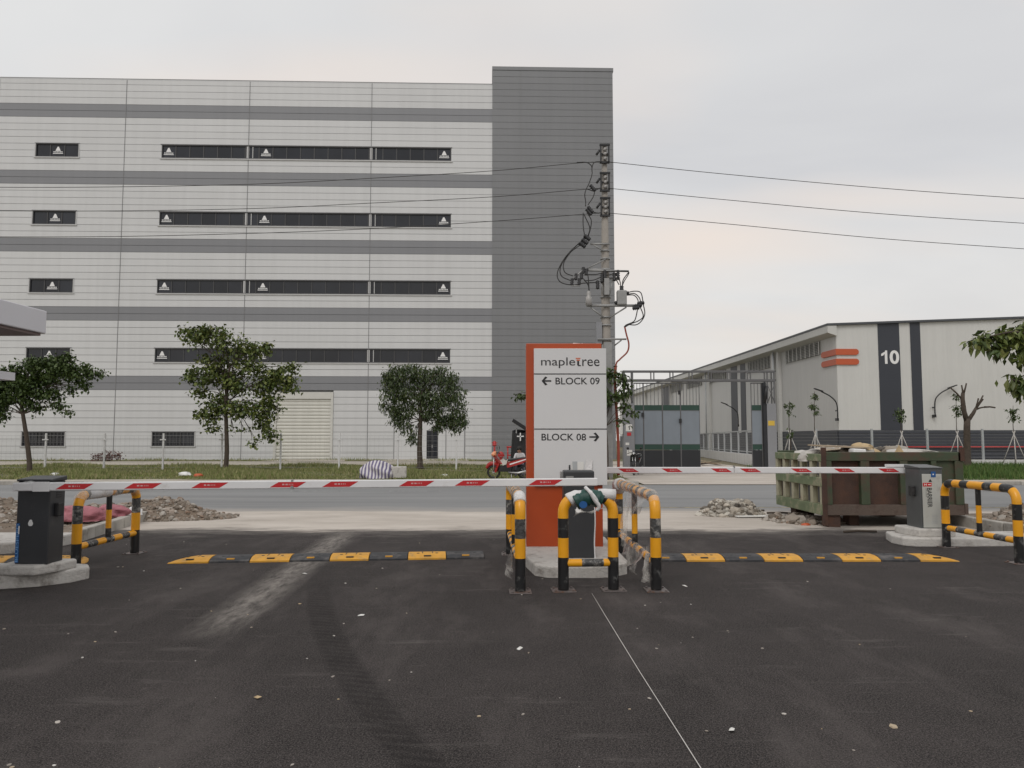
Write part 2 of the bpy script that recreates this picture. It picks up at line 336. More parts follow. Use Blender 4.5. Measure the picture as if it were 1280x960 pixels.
def mat_ground(name, kind):
    m = bpy.data.materials.new(name); m.use_nodes = True; t = m.node_tree; p = t.nodes['Principled BSDF']; lk = t.links.new
    geo = nn(t, 'ShaderNodeNewGeometry'); pos = geo.outputs['Position']; sp = nn(t, 'ShaderNodeSeparateXYZ'); lk(pos, sp.inputs[0]); X, Y = sp.outputs[0], sp.outputs[1]
    def noise(scale, detail=5, rough=.6, stretch=None):
        v = pos
        if stretch: mpn = nn(t, 'ShaderNodeMapping'); mpn.inputs['Scale'].default_value = stretch; lk(pos, mpn.inputs[0]); v = mpn.outputs[0]
        n = nn(t, 'ShaderNodeTexNoise'); n.inputs['Scale'].default_value = scale; n.inputs['Detail'].default_value = detail; n.inputs['Roughness'].default_value = rough; lk(v, n.inputs['Vector']); return n.outputs['Fac']
    def mrange(v, a, b, c=0., d=1.):
        r = nn(t, 'ShaderNodeMapRange'); r.inputs['From Min'].default_value = a; r.inputs['From Max'].default_value = b; r.inputs['To Min'].default_value = c; r.inputs['To Max'].default_value = d; lk(v, r.inputs['Value']); return r.outputs[0]
    def mix(f, a, b):
        x = nn(t, 'ShaderNodeMix', data_type='RGBA')
        for s_, v in (('Factor', f), ('A', a), ('B', b)):
            if isinstance(v, tuple): x.inputs[s_].default_value = (*v, 1)
            elif isinstance(v, (int, float)): x.inputs[s_].default_value = v
            else: lk(v, x.inputs[s_])
        return x.outputs['Result']
    mul = lambda a, b: math_(t, 'MULTIPLY', a, b)
    if kind == 'asphalt':
        c = mix(mrange(noise(.7, 8, .75), .36, .66), (.014,.0125,.0128), (.050,.043,.0425))
        c = mix(mrange(noise(110, 3, .8), .50, .61, 0, .95), c, (.17,.153,.147))
        c = mix(mrange(noise(45, 5, .85), .49, .58, 0, .8), c, (.082,.072,.068))
        c = mix(mrange(noise(70, 4, .85), .48, .38, 0, .95), c, (.005,.005,.005))
        c = mix(mrange(noise(1.1, 7, .7, (1.1, .35, 1)), .50, .76, 0, .5), c, (.16,.142,.135))     # dusty drag marks
        c = mix(mrange(noise(3.5, 6, .7, (.25, 1.4, 1)), .58, .76, 0, .5), c, (.18,.165,.155))
        c = mix(mul(mrange(noise(9, 7, .8, (1.6, .5, 1)), .60, .74, 0, .8), mrange(noise(.7, 4, .6), .45, .65)), c, (.22,.20,.185))
        # dusty trail: a strip of spilled cement along the left lane
        d = math_(t, 'ABSOLUTE', math_(t, 'ADD', X, math_(t, 'MULTIPLY_ADD', Y, .055, 2.21)))
        band = mul(mrange(d, .05, .33, 1, 0), mul(mrange(Y, 6.4, 7.4), mrange(Y, 15, 13, 0, 1)))
        c = mix(mul(band, mrange(noise(5, 8, .75, (2.2, .5, 1)), .36, .62, .08, .95)), c, (.30,.275,.25))
        # tyre print: curved, with tread bars
        ty = math_(t, 'SUBTRACT', Y, 4.0)
        cen = math_(t, 'ADD', math_(t, 'MULTIPLY_ADD', ty, -.49, -.44), mul(mul(ty, ty), .027)); d2 = math_(t, 'ABSOLUTE', math_(t, 'SUBTRACT', X, cen))
        tb = mul(mrange(d2, .10, .16, 1, 0), mul(mrange(Y, 3.2, 4.0), mrange(Y, 10.5, 8.0)))
        wv = math_(t, 'SINE', math_(t, 'ADD', mul(Y, 62.0), mul(X, 18.0)))
        c = mix(mul(mul(tb, mrange(wv, -.8, .8, .30, .62)), mrange(noise(3, 6, .7), .3, .6, .35, 1.0)), c, (.015,.0135,.0135))
        # pale dust carried over the edge with the concrete
        e = mul(mrange(math_(t, 'ADD', Y, mul(math_(t, 'SUBTRACT', noise(1.6, 6, .7, (.6, 1, 1)), .5), 3.2)), 13.3, 14.4), 1.0)
        c = mix(mul(e, mrange(noise(4, 8, .7, (.35, 1.6, 1)), .35, .68, .1, .9)), c, (.30,.275,.25))
        h = math_(t, 'ADD', noise(160, 3, .6), mul(noise(45, 3, .6), .5)); p.inputs['Roughness'].default_value = .82; bs, bd = .8, .012
    elif kind == 'concrete':
        c = mix(mrange(noise(.7, 8, .65, (.5, 1.3, 1)), .3, .7), (.42,.375,.33), (.60,.55,.495))
        c = mix(mrange(noise(1.8, 8, .7, (.35, 1.2, 1)), .55, .75, 0, .6), c, (.27,.24,.21))
        c = mix(mrange(noise(22, 4, .6), .55, .75, 0, .4), c, (.62,.58,.53))
        e = mrange(math_(t, 'ADD', Y, mul(math_(t, 'SUBTRACT', noise(.9, 7, .7, (.5, 1, 1)), .5), 5.0)), 14.7, 13.9)
        c = mix(mul(e, mrange(noise(3.1, 8, .7, (.3, 1.5, 1)), .33, .6, .2, .92)), c, (.065,.058,.056))
        wv = noise(2.4, 8, .8, (.12, 1.6, 1)); c = mix(mrange(wv, .58, .70, 0, .6), c, (.20,.18,.16))
        h = noise(40, 5, .7); p.inputs['Roughness'].default_value = .9; bs, bd = .35, .015
    elif kind == 'road':
        c = mix(mrange(noise(.4, 6, .6, (.25, 1.4, 1)), .3, .7), (.22,.222,.224), (.285,.287,.287))
        c = mix(mrange(noise(1.0, 7, .7, (.06, 2.4, 1)), .52, .70, 0, .5), c, (.13,.13,.134))
        c = mix(mrange(noise(.8, 6, .7, (.10, 1.8, 1)), .58, .74, 0, .5), c, (.32,.31,.29))
        e = mrange(math_(t, 'ADD', Y, mul(math_(t, 'SUBTRACT', noise(.6, 6, .7, (.35, 1, 1)), .5), 3)), 19.2, 17.8)
        c = mix(mul(e, .8), c, (.44,.40,.36))
        c = mix(mrange(noise(120, 2), .55, .75, 0, .4), c, (.28,.28,.28)); h = noise(120, 3); p.inputs['Roughness'].default_value = .85; bs, bd = .3, .01
    else:
        c = mix(mrange(noise(.15, 8, .7), .3, .7), (.13,.12,.07), (.24,.21,.15)); h = noise(6, 6); p.inputs['Roughness'].default_value = .95; bs, bd = .4, .05
    lk(c, p.inputs['Base Color']); bp = nn(t, 'ShaderNodeBump'); bp.inputs['Strength'].default_value = bs; bp.inputs['Distance'].default_value = bd; lk(h, bp.inputs['Height']); lk(bp.outputs[0], p.inputs['Normal'])
    p.inputs['Specular IOR Level'].default_value = .14
    MATS[name] = m
for k_ in (('asphalt','asphalt'),('concrete','concrete'),('road','road'),('earth','earth')): mat_ground(*k_)
mat('pave_pale', (.44,.40,.34), .9, .15, .6, bump=.2, bscale=20, dirt=(.30,.265,.215), dscale=.8)
def add_ribs(m, freq, axis=0, strength=.5, slope=0.0):
    """fine ribs of profiled sheet as relief"""
    t = m.node_tree; p = t.nodes['Principled BSDF']; tcn = nn(t, 'ShaderNodeTexCoord'); s_ = nn(t, 'ShaderNodeSeparateXYZ'); t.links.new(tcn.outputs['Object'], s_.inputs[0])
    v = math_(t, 'SINE', math_(t, 'MULTIPLY', s_.outputs[axis], freq)); bp = nn(t, 'ShaderNodeBump'); bp.inputs['Strength'].default_value = strength; bp.inputs['Distance'].default_value = .03
    t.links.new(v, bp.inputs['Height']); t.links.new(bp.outputs[0], p.inputs['Normal'])
add_ribs(mat('ware_front', (.62,.62,.60), .5, .04, .3, streak=.05), 2*PI/.33, 0, .16)
add_ribs(mat('ware_side', (.60,.60,.59), .5, .04, .3, streak=.05), 2*PI/.33, 1, .16)
G = MATS

# ------------------------------------------------------------------ ground sheets
def sheet(name, x0, x1, y0, y1, z, m):
    return struct(MB().add([(x0,y0,z),(x1,y0,z),(x1,y1,z),(x0,y1,z)], [(0,1,2,3)]).build(name, m))
def strip(name, x0, x1, ylo, yhi, z, m, n=160, amp=0., seed=0, ends='near'):
    """sheet whose near (or far) edge wanders a little"""
    rg = random.Random(seed); mb = MB(); ph = [rg.uniform(0, 6) for _ in range(5)]
    wob = lambda x: amp * (math.sin(x*.9+ph[0])*.5 + math.sin(x*2.3+ph[1])*.3 + math.sin(x*6.1+ph[2])*.15 + math.sin(x*13+ph[3])*.1)
    vs = []
    for i in range(n + 1):
        x = x0 + (x1-x0)*i/n; d = wob(x); vs += [(x, ylo + (d if ends == 'near' else 0), z), (x, yhi + (d if ends == 'far' else 0), z)]
    return struct(mb.add(vs, [(2*i, 2*i+2, 2*i+3, 2*i+1) for i in range(n)]).build(name, m))
sheet('ground', -900, 900, -60, 1500, -.016, G['earth'])
strip('road', -140, 140, 17.4, 28.6, -.008, G['road'])
strip('concrete_apron', -26, 30, 13.6, 18.0, -.004, G['concrete'], amp=.22, seed=2, ends='far')
strip('asphalt_forecourt', -26, 30, -12, 14.15, 0, G['asphalt'], amp=.30, seed=4, ends='far')
sheet('verge_left', -140, 4.9, 29.4, 50.5, .02, G['turf'])
sheet('verge_right', 14.2, 140, 29.4, 47.6, .02, G['turf'])
sheet('gate_driveway', 4.9, 14.2, 28.62, 60, .012, G['concrete'])
sheet('pavement', -140, 9.2, 50.5, 58.8, .03, G['pave_pale'])
sheet('foundation_strip', -140, 9.2, 58.8, 64.4, .035, G['turf'])
MB().add([(-19.4,58.75,.045),(-12.8,58.75,.045),(-13.6,63.6,.06),(-18.6,63.6,.06)], [(0,1,2,3)]).build('shutter_apron', G['pave_pale'])['kind'] = 'structure'
MB().add([(-10.4,58.75,.045),(-3.3,58.75,.045),(-3.6,64.2,.06),(-9.9,64.2,.06)], [(0,1,2,3)]).build('door_apron', G['pave_pale'])['kind'] = 'structure'
# far kerb of the road and its pale strip
def kerb_row(name, p0, p1, ln, wd, h, m, seed=0):
    p0, p1 = Vector(p0), Vector(p1); d = p1 - p0; n = max(1, round(d.length / ln)); k = struct(bpy.data.objects.new(name, None)); C.objects.link(k); k.location = p0; k.rotation_euler = (0, 0, math.atan2(d.y, d.x))
    me = None; rg = random.Random(seed)
    step = d.length / n
    me = MB().box(.008, step-.008, 0, wd, -.02, h).mesh('kerb_stone', m)
    for i in range(n):
        o = link('kerb_stone', me, k, (i*step, rg.uniform(-.008, .008), rg.uniform(-.008, .006))); bev(o, .018)
    return k
kerb_row('kerb_verge', (-40, 28.6, 0), (4.7, 28.6, 0), 1.5, .22, .13, G['kerb'], 1)
kerb_row('kerb_verge', (14.4, 28.6, 0), (44, 28.6, 0), 1.5, .22, .13, G['kerb'], 2)
strip('footway_left', -140, 4.7, 28.8, 30.6, .09, G['pave_pale'], amp=.3, seed=9, ends='far')
strip('footway_right', 14.4, 140, 28.8, 30.4, .09, G['pave_pale'], amp=.2, seed=8, ends='far')
lm = struct(bpy.data.objects.new('lane_marking', None)); C.objects.link(lm)
for x in (-24, -18.5, -13, -7.2, -4.0, 1.4, 8.5, 14, 19.5):
    MB().add([(x,25.05,-.003),(x+1.7,25.05,-.003),(x+1.7,25.2,-.003),(x,25.2,-.003)], [(0,1,2,3)]).build('dash', G['marking'], lm)
MB().add([(2.2,19.0,-.003),(30,19.0,-.003),(30,19.1,-.003),(2.2,19.1,-.003)], [(0,1,2,3)]).build('edge_line', G['yellow_line'], lm)

# ------------------------------------------------------------------ factory building
ROT = R(1.75); ROW = .577
fb = thing('factory_building', 'five-storey factory with white and grey striped cladding and a grey stair tower', 'building', (-1.65, 64.15, 0), ROT)
BAY = [-41.6, -31.05, -20.7, -10.35, 0.0]; NR = 56; TOPZ = 32.15
MB().box(-41.6, 0, .17, 32, 0, TOPZ-.05).build('core', G['joint'], fb)
wall = MB().box(-41.65, .0, -.01, .3, TOPZ, TOPZ+.05).box(-41.66, -41.6, -.03, 32, 0, TOPZ).build('wall', G['clad_white'], fb)
OPEN = []                                                # openings (x0, x1, row0, row1)
bands = [10, 20, 30, 40, 50]
for b in bands[:4]:
    OPEN += [(-38.4, -34.85, b+4, b+6), (-27.95, -3.55, b+4, b+6)]
OPEN += [(-38.45, -35.0, 2, 4), (-27.95, -24.5, 2, 4), (-18.05, -13.2, 0, 9.75), (-8.15, -2.25, 0, 6)]
pcache = {}
def panel(parent, x0, x1, z0, z1, m):
    k = (round(x1-x0, 3), round(z1-z0, 3), m)
    if k not in pcache:
        g = .014; pcache[k] = MB().box(g, x1-x0-g, 0, .06, g, z1-z0-g).mesh('panel', G[m])
    link('panel', pcache[k], parent, (x0, -.02, z0))
for r in range(NR):
    z0, z1 = r*ROW, min((r+1)*ROW, TOPZ)
    m = 'clad_band' if any(b <= r < b+2 for b in bands) else 'clad_white'
    for i in range(4):
        segs = [(BAY[i], BAY[i+1])]
        for (a, b, r0, r1) in OPEN:
            if r0 <= r < r1:
                ns = []
                for s0, s1 in segs:
                    if b <= s0 or a >= s1: ns.append((s0, s1)); continue
                    if a - s0 > .05: ns.append((s0, a))
                    if s1 - b > .05: ns.append((b, s1))
                segs = ns
        for s0, s1 in segs: panel(wall, s0, s1, z0, z1, m)
for x in BAY[1:4]:
    MB().box(x-.022, x+.022, -.045, .0, 0, TOPZ).build('seam_strip', G['seam_trim'], fb)
def logo(parent, xc, zc, y, s):
    """white triangle over two lines of small print"""
    mb = MB().add([(xc-.22*s,y,zc-.04*s),(xc+.22*s,y,zc-.04*s),(xc+.05*s,y,zc+.32*s),(xc-.05*s,y,zc+.32*s)], [(0,1,2,3)])
    x = xc-.38*s
    for wd in (.11,.09,.12,.08,.10,.11):
        mb.add([(x,y,zc-.17*s),(x+wd*s,y,zc-.17*s),(x+wd*s,y,zc-.09*s),(x,y,zc-.09*s)], [(0,1,2,3)]); x += (wd+.03)*s
    mb.add([(xc-.42*s,y,zc-.29*s),(xc+.42*s,y,zc-.29*s),(xc+.42*s,y,zc-.23*s),(xc-.42*s,y,zc-.23*s)], [(0,1,2,3)])
    mb.build('logo_sticker', G['sticker_white'], parent)
def window(x0, x1, z0, z1, n, logos=(), posts=(), grille=False):
    win = bpy.data.objects.new('window', None); C.objects.link(win); win.parent = fb
    fr = MB(); t = .07
    fr.box(x0, x1, -.03, .14, z0, z0+t).box(x0, x1, -.03, .14, z1-t, z1).box(x0, x0+t, -.03, .14, z0+t, z1-t).box(x1-t, x1, -.03, .14, z0+t, z1-t)
    st = (x1-x0)/n
    for i in range(1, n): fr.box(x0+i*st-.045, x0+i*st+.045, .03, .12, z0+t, z1-t)
    fr.build('frame', G['dark_frame'], win)
    MB().box(x0-.12, x1+.12, -.10, -.025, z0-.09, z0-.005).build('sill', G['light_frame'], win)
    MB().box(x0-.08, x1+.08, -.07, -.025, z1+.004, z1+.06).build('drip_trim', G['seam_trim'], win)
    if x1-x0 < 5:
        for a in (x0-.08, x1+.002): MB().box(a, a+.078, -.06, -.025, z0, z1).build('side_trim', G['light_frame'], win)
    me = MB().box(.05, st-.05, .0, .02, 0, z1-z0-2*t).mesh('pane', G['glass'])
    for i in range(n): link('pane', me, win, (x0+i*st, .07, z0+t))
    for x in posts: MB().box(x-.10, x+.10, -.02, .10, z0+t, z1-t).box(x+.38, x+.44, .0, .06, z0+t, z1-t).build('post', G['light_frame'], win)
    for x in logos: logo(win, x, (z0+z1)/2+.02, .062, 1.0)
    if grille:
        gm = MB()
        for i in range(1, 4): gm.box(x0, x1, -.06, -.045, z0+i*(z1-z0)/4-.015, z0+i*(z1-z0)/4+.015)
        for i in range(1, 12): gm.box(x0+i*(x1-x0)/12-.012, x0+i*(x1-x0)/12+.012, -.045, -.033, z0, z1)
        gm.build('grille', G['grille'], win)
for b in bands[:4]:
    z0, z1 = (b+4)*ROW, (b+6)*ROW
    window(-38.4, -34.85, z0, z1, 3, logos=(-36.6,))
    window(-27.95, -3.55, z0, z1, 21, logos=(-27.4, -19.25, -4.15), posts=(-20.75, -10.35))
window(-38.45, -35.0, 2*ROW, 4*ROW, 3, grille=True); window(-27.95, -24.5, 2*ROW, 4*ROW, 3, grille=True)
sh = MB().box(-18.05, -17.85, -.09, .1, 0, 5.62).box(-13.4, -13.2, -.09, .1, 0, 5.62).box(-17.85, -13.4, -.11, .1, 5.05, 5.62).build('roller_shutter', G['cream_frame'], fb)
me = MB().add([(0,0,0),(4.45,0,0),(4.45,-.05,.08),(0,-.05,.08),(4.45,-.05,.20),(0,-.05,.20),(4.45,0,.28),(0,0,.28)], [(0,1,2,3),(3,2,4,5),(5,4,6,7)]).mesh('slat', G['cream_shutter'])
for i in range(18): link('slat', me, sh, (-17.85, .04, i*.2806))
MB().box(-17.85, -13.4, .041, .1, 0, 5.05).build('curtain_back', G['cream_frame'], sh)
MB().box(-8.15, -2.25, -.012, .04, 0, 6*ROW).build('entrance_panel', G['clad_white'], fb)
ec = MB()
for x in (-8.15, -6.1, -3.85, -2.3): ec.box(x-.03, x+.03, -.03, -.012, 0, 3.4)
ec.build('entrance_trim', G['seam_trim'], fb)
dr = MB().box(-5.45, -4.5, -.03, .0, .1, 2.45).build('door', G['dark_frame'], fb)
me = MB().box(0, .36, -.045, -.031, 0, .5).mesh('pane', G['glass'])
for i in range(2):
    for j in range(4): link('pane', me, dr, (-5.4+i*.45, 0, .2+j*.55))
MB().box(-5.0, -4.96, -.09, -.031, 1.0, 1.25).build('handle', G['light_frame'], dr)
tower = MB().box(0, 10.3, -.05, 20, 0, 33.6).build('stair_tower', G['joint'], fb)
me = MB().box(.0, 10.36, -.02, .06, .014, ROW-.014).mesh('panel', G['clad_tower'])
for r in range(58): link('panel', me, tower, (0, -.06, r*ROW))
me2 = MB().box(0, .05, 0, 20, .014, ROW-.014).mesh('side_panel', G['clad_tower'])
for r in range(58): link('side_panel', me2, tower, (10.3, .0, r*ROW))
MB().box(-.06, 10.42, -.12, 20.05, 33.47, 33.78).build('coping', G['clad_tower'], fb)
MB().box(-.04, .0, -.08, .06, 0, 33.47).build('corner_trim', G['clad_tower'], fb)
for x in (2.4,): MB().box(x, x+.03, -.095, -.08, 0, 33.4).build('lightning_strip', G['seam_trim'], fb)
MB().box(-41.7, .02, .0, .35, TOPZ+.05, TOPZ+.13).build('coping', G['seam_trim'], fb)

# ------------------------------------------------------------------ warehouse 10
wh = thing('warehouse', 'long low white warehouse with dark stripes, orange bars and the number 10', 'building', (28.05, 66, 0), ROT)
WZ = 10.75; PIT = .040; WL = 110; WW = 46
MB().add([(0,0,2.5),(WW,0,2.5),(WW,0,11.55+WW*PIT*.0+PIT*WW),(0,0,11.55),(0,.25,2.5),(WW,.25,2.5),(WW,.25,11.55+PIT*WW),(0,.25,11.55)], [(0,1,2,3),(7,6,5,4),(0,3,7,4)]).build('front_wall', G['ware_front'], wh)
MB().box(0, .25, .25, WL, 2.5, 11.3).build('side_wall', G['ware_side'], wh)
# roof with a deep white eave box and a thin dark edge
MB().add([(-.85,-.25,11.52),(WW,-.25,11.52+PIT*(WW+.85)),(WW,WL,11.52+PIT*(WW+.85)),(-.85,WL,11.52),(-.85,-.25,11.70),(WW,-.25,11.70+PIT*(WW+.85)),(WW,WL,11.70+PIT*(WW+.85)),(-.85,WL,11.70)],
   [(0,3,2,1),(4,5,6,7),(0,1,5,4),(3,0,4,7)]).build('roof', G['roof_grey'], wh)
MB().add([(-.82,-.2,11.51),(-.82,-.2,10.9),(-.02,-.2,10.62),(-.02,-.2,11.51),(-.82,WL,11.51),(-.82,WL,10.9),(-.02,WL,10.62),(-.02,WL,11.51)], [(0,1,2,3),(0,4,5,1),(1,5,6,2)]).build('eave_box', G['ware_white'], wh)
for x0, x1 in ((3.65, 5.55), (6.5, 7.4)):
    MB().add([(x0,-.03,2.5),(x1,-.03,2.5),(x1,-.03,11.52+PIT*(x1+.85)),(x0,-.03,11.52+PIT*(x0+.85)),(x0,-.0,2.5),(x1,.0,2.5)], [(0,1,2,3)]).build('stripe', G['ware_dark'], wh)
for y0, y1 in ((23.6, 25.4), (26.6, 29), (62, 66)):
    MB().box(-.03, -.002, y0, y1, 2.5, 10.9).build('stripe', G['ware_dark'], wh)
for y0, y1 in ((3.2, 11.2), (15.2, 22.6), (31, 38.5), (42, 50), (53, 60)):
    lv = MB().box(-.02, -.002, y0, y1, 9.35, 10.6).build('louvre', G['louvre_back'], wh)
    sl = MB()
    for i in range(8): sl.add([(-.16,y0,9.4+i*.15),(-.16,y1,9.4+i*.15),(-.03,y1,9.5+i*.15),(-.03,y0,9.5+i*.15)], [(0,1,2,3)])
    for i in range(9): sl.box(-.18, -.12, y0+i*(y1-y0)/8-.03, y0+i*(y1-y0)/8+.03, 9.35, 10.6)
    sl.build('blades', G['ware_white'], lv)
for y in (12.6, 14.1, 37.5, 60, 80, 100): MB().box(-.32, -.002, y, y+.55, 0, 10.9).build('pilaster', G['ware_white'], wh)
for y in (13.6, 38.6): MB().tube([(-.45,y,0),(-.45,y,10.8)], .09, 8).build('downpipe', G['post_grey'], wh)
mew = MB().box(0, WW, 0, .2, .02, .30).mesh('wainscot_board', G['wainscot']); mes = MB().box(0, .2, 0, WL-.2, .02, .30).mesh('wainscot_board', G['wainscot'])
MB().box(.1, WW, .1, .24, 0, 2.5).box(.1, .24, .24, WL, 0, 2.5).build('wainscot_core', G['joint'], wh)
for i in range(8):
    link('wainscot_board', mew, wh, (0, -.05, .02+i*.31)); link('wainscot_board', mes, wh, (-.05, .2, .02+i*.31))
for z0 in (8.98, 8.13):
    n = 8; prof = []
    mb = MB(); h = .52; r_ = h/2
    path = [(-.10, 2.9), (-.10, .0), (-.10, -.10), (1.9, -.10)]
    # rounded bar bent round the corner
    ring = []
    for k in range(5): a = PI/2 + PI*k/8; ring.append((2.65+.25*math.sin(PI*k/8), z0 + h*k/4))
    vs = [(-.12,2.6,z0),(-.12,-.12,z0),(-.12,-.12,z0+h),(-.12,2.6,z0+h),(-.12,2.85,z0+h*.75),(-.12,2.85,z0+h*.25)]
    vs2 = [(-.12,-.12,z0),(1.7,-.12,z0),(1.86,-.12,z0+.1),(1.9,-.12,z0+h*.5),(1.86,-.12,z0+h-.1),(1.7,-.12,z0+h),(-.12,-.12,z0+h)]
    mb.add(vs, [(0,1,2,3,4,5)]); mb.add(vs2, [tuple(range(7))])
    mb.add([(-.12,-.12,z0+h),(1.7,-.12,z0+h),(1.7,0,z0+h),(0,0,z0+h),(0,2.6,z0+h),(-.12,2.6,z0+h)], [(0,1,2,3),(0,3,4,5)])
    mb.add([(-.12,-.12,z0),(1.7,-.12,z0),(1.7,0,z0),(0,0,z0),(0,2.6,z0),(-.12,2.6,z0)], [(3,2,1,0),(5,4,3,0)])
    mb.build('logo_bar', G['orange_red'], wh)
def figure_one(name, x0, x1, z0, z1, y, m, parent):
    u = lambda a, b: (x0+(x1-x0)*a, y, z0+(z1-z0)*b)
    return MB().add([u(.58,0),u(1,0),u(1,1),u(.66,1),u(.58,.88),u(.58,.66),u(.4,.86),u(.0,.74),u(.0,.57),u(.32,.62),u(.58,.74)], [(0,1,2,3,4,5,10),(10,5,4,6),(6,7,8,9),(6,9,10)]).build(name, m, parent)
figure_one('figure_one', 3.88, 4.42, 8.22, 9.38, -.05, G['sticker_white'], wh)
text('figure_zero', '0', 4.62, 5.46, 8.2, 9.4, -.05, G['sticker_white'], wh, bold=.03)
MB().tube([(4,-.3,1.05),(46,-.3,1.05)], .07, 8).build('fire_main', G['red_paint'], wh)
def wall_lamp(x, y, z, d, label, rz=0):
    """black gooseneck floodlight on the wall; d = -1 leans left"""
    t = thing('wall_lamp', label, 'lamp', (x, y, z), rz, 'gooseneck lamps on the warehouse')
    MB().tube(bez([(0,.0,0),(0,0,.9),(d*.12,0,1.5),(d*.6,0,2.0),(d*1.35,0,2.4)]), .055, 7).build('arm', G['insul_black'], t)
    MB().add([(d*1.2,-.12,2.33),(d*1.2,.12,2.33),(d*1.95,.12,2.62),(d*1.95,-.12,2.62),(d*1.2,-.12,2.45),(d*1.2,.12,2.45),(d*1.95,.12,2.7),(d*1.95,-.12,2.7)], [(0,1,2,3),(4,7,6,5),(0,4,5,1),(1,5,6,2),(2,6,7,3),(3,7,4,0)]).build('lamp_head', G['insul_black'], t)
    MB().box(-.09, .09, -.03, .35, -.12, .12).build('bracket', G['insul_black'], t); MB().box(-.05, .05, .0, .35, .7, .8).build('bracket', G['insul_black'], t)
wall_lamp(27.85, 65.7, 3.4, -1, 'black gooseneck lamp on the white warehouse corner below the orange bars')
wall_lamp(36.3, 65.9, 3.7, 1, 'black gooseneck lamp on the white wall right beside the narrow dark stripe')
wall_lamp(25.9, 88.0, 3.3, -1, 'black gooseneck lamp on the warehouse side wall seen through the open gate')

# ------------------------------------------------------------------ fences
def mesh_fence(name, label, p0, p1, n, h, pm, wires, top=0.0, wall_h=0., pw=.055, vert=True):
    p0, p1 = Vector(p0), Vector(p1); d = p1-p0; ln = d.length; t = thing(name, label, 'fence', p0, math.atan2(d.y, d.x))
    me = MB().box(-pw, pw, -pw, pw, -.05, h).mesh('post', pm)
    for i in range(n+1): link('post', me, t, (ln*i/n, 0, 0))
    wr = MB()
    for k in range(wires): z = wall_h + .12 + (h-.25-wall_h)*k/(wires-1); wr.box(0, ln, -.004, .004, z-.0045, z+.0045)
    nv = int(ln/.25) if vert else 0
    for i in range(nv): x = ln*i/nv; wr.box(x-.0016, x+.0016, -.0016, .0016, wall_h+.1, h-.15)
    wr.build('wire_mesh', G['wire'], t)
    return t, ln
fl, ln = mesh_fence('wire_fence', 'thin wire fence on white posts along the verge before the striped factory', (-42, 42.5, .02), (3.4, 42.8, .02), 14, 2.0, G['post_white'], 7, pw=.042)
for i in range(15): MB().box(ln*i/14-.17, ln*i/14+.17, -.08, -.056, 1.62, 1.68).build('cross_arm', G['post_white'], fl)
fr_, ln = mesh_fence('panel_fence', 'grey post fence on a low white wall before the warehouse front', (15.5, 48, 0), (47, 48.6, 0), 9, 2.35, G['post_grey'], 9, wall_h=.45, vert=False)
MB().box(0, ln, -.12, .12, 0, .42).build('low_wall', G['post_white'], fr_)
f2, ln = mesh_fence('side_fence', 'grey mesh fence on a low wall along the drive inside the gate', (15.3, 48.2, 0), (19.0, 78, 0), 9, 2.3, G['post_grey'], 9, wall_h=.75)
MB().box(0, ln, -.12, .12, 0, .72).build('low_wall', G['post_white'], f2)
MB().box(0, ln, -.04, .04, 2.22, 2.3).box(0, ln, -.03, .03, .85, .91).build('rail', G['post_grey'], f2)
# ------------------------------------------------------------------ trees
def leaf_mesh(mb_v, mb_f, p, size, rg, droop=.35, wide=.5):
    a = rg.uniform(0, 2*PI); tilt = rg.gauss(-.35, .55) - droop*.5
    d = Vector((math.cos(a)*math.cos(tilt), math.sin(a)*math.cos(tilt), math.sin(tilt)))
    s = d.cross(Vector((rg.gauss(0,.45), rg.gauss(0,.45), 1))).normalized(); nrm = s.cross(d)
    l = size*rg.uniform(.7, 1.3); wd = l*wide*.5
    o = len(mb_v)
    mb_v += [tuple(p), tuple(p + d*l*.45 + s*wd + nrm*l*.06), tuple(p + d*l - nrm*l*.12), tuple(p + d*l*.45 - s*wd + nrm*l*.06), tuple(p + d*l*.5 - nrm*l*.03)]
    mb_f += [(o,o+4,o+1), (o+1,o+4,o+2), (o+2,o+4,o+3), (o+3,o+4,o)]
def crown(name, lumps, n, size, m, parent, seed, depth=1.0, wide=.5, droop=.35, clump=.22, per=7):
    rg = random.Random(seed); v, f = [], []; tot = sum(a[2]*a[3] for a in lumps); tips = []
    for (x, z, rx, rz) in lumps:
        ry = (rx*.5+rz*.5)*depth
        k = max(3, int(n*rx*rz/tot/per)); off = rg.uniform(-.25, .25)*rx
        for _ in range(k):
            q = Vector((rg.gauss(0,1), rg.gauss(0,1), rg.gauss(0,1))).normalized() * (rg.random() ** .38) * rg.uniform(.82, 1.10)
            c = Vector((x+q.x*rx, off+q.y*ry, z+q.z*rz)); tips.append(c)
            for _ in range(rg.randint(per-3, per+3)):
                leaf_mesh(v, f, c + Vector((rg.gauss(0,clump), rg.gauss(0,clump), rg.gauss(0,clump*.7))), size, rg, droop, wide)
    me = bpy.data.meshes.new(name); me.from_pydata(v, [], f); me.materials.append(m); me.update()
    return link(name, me, parent), tips
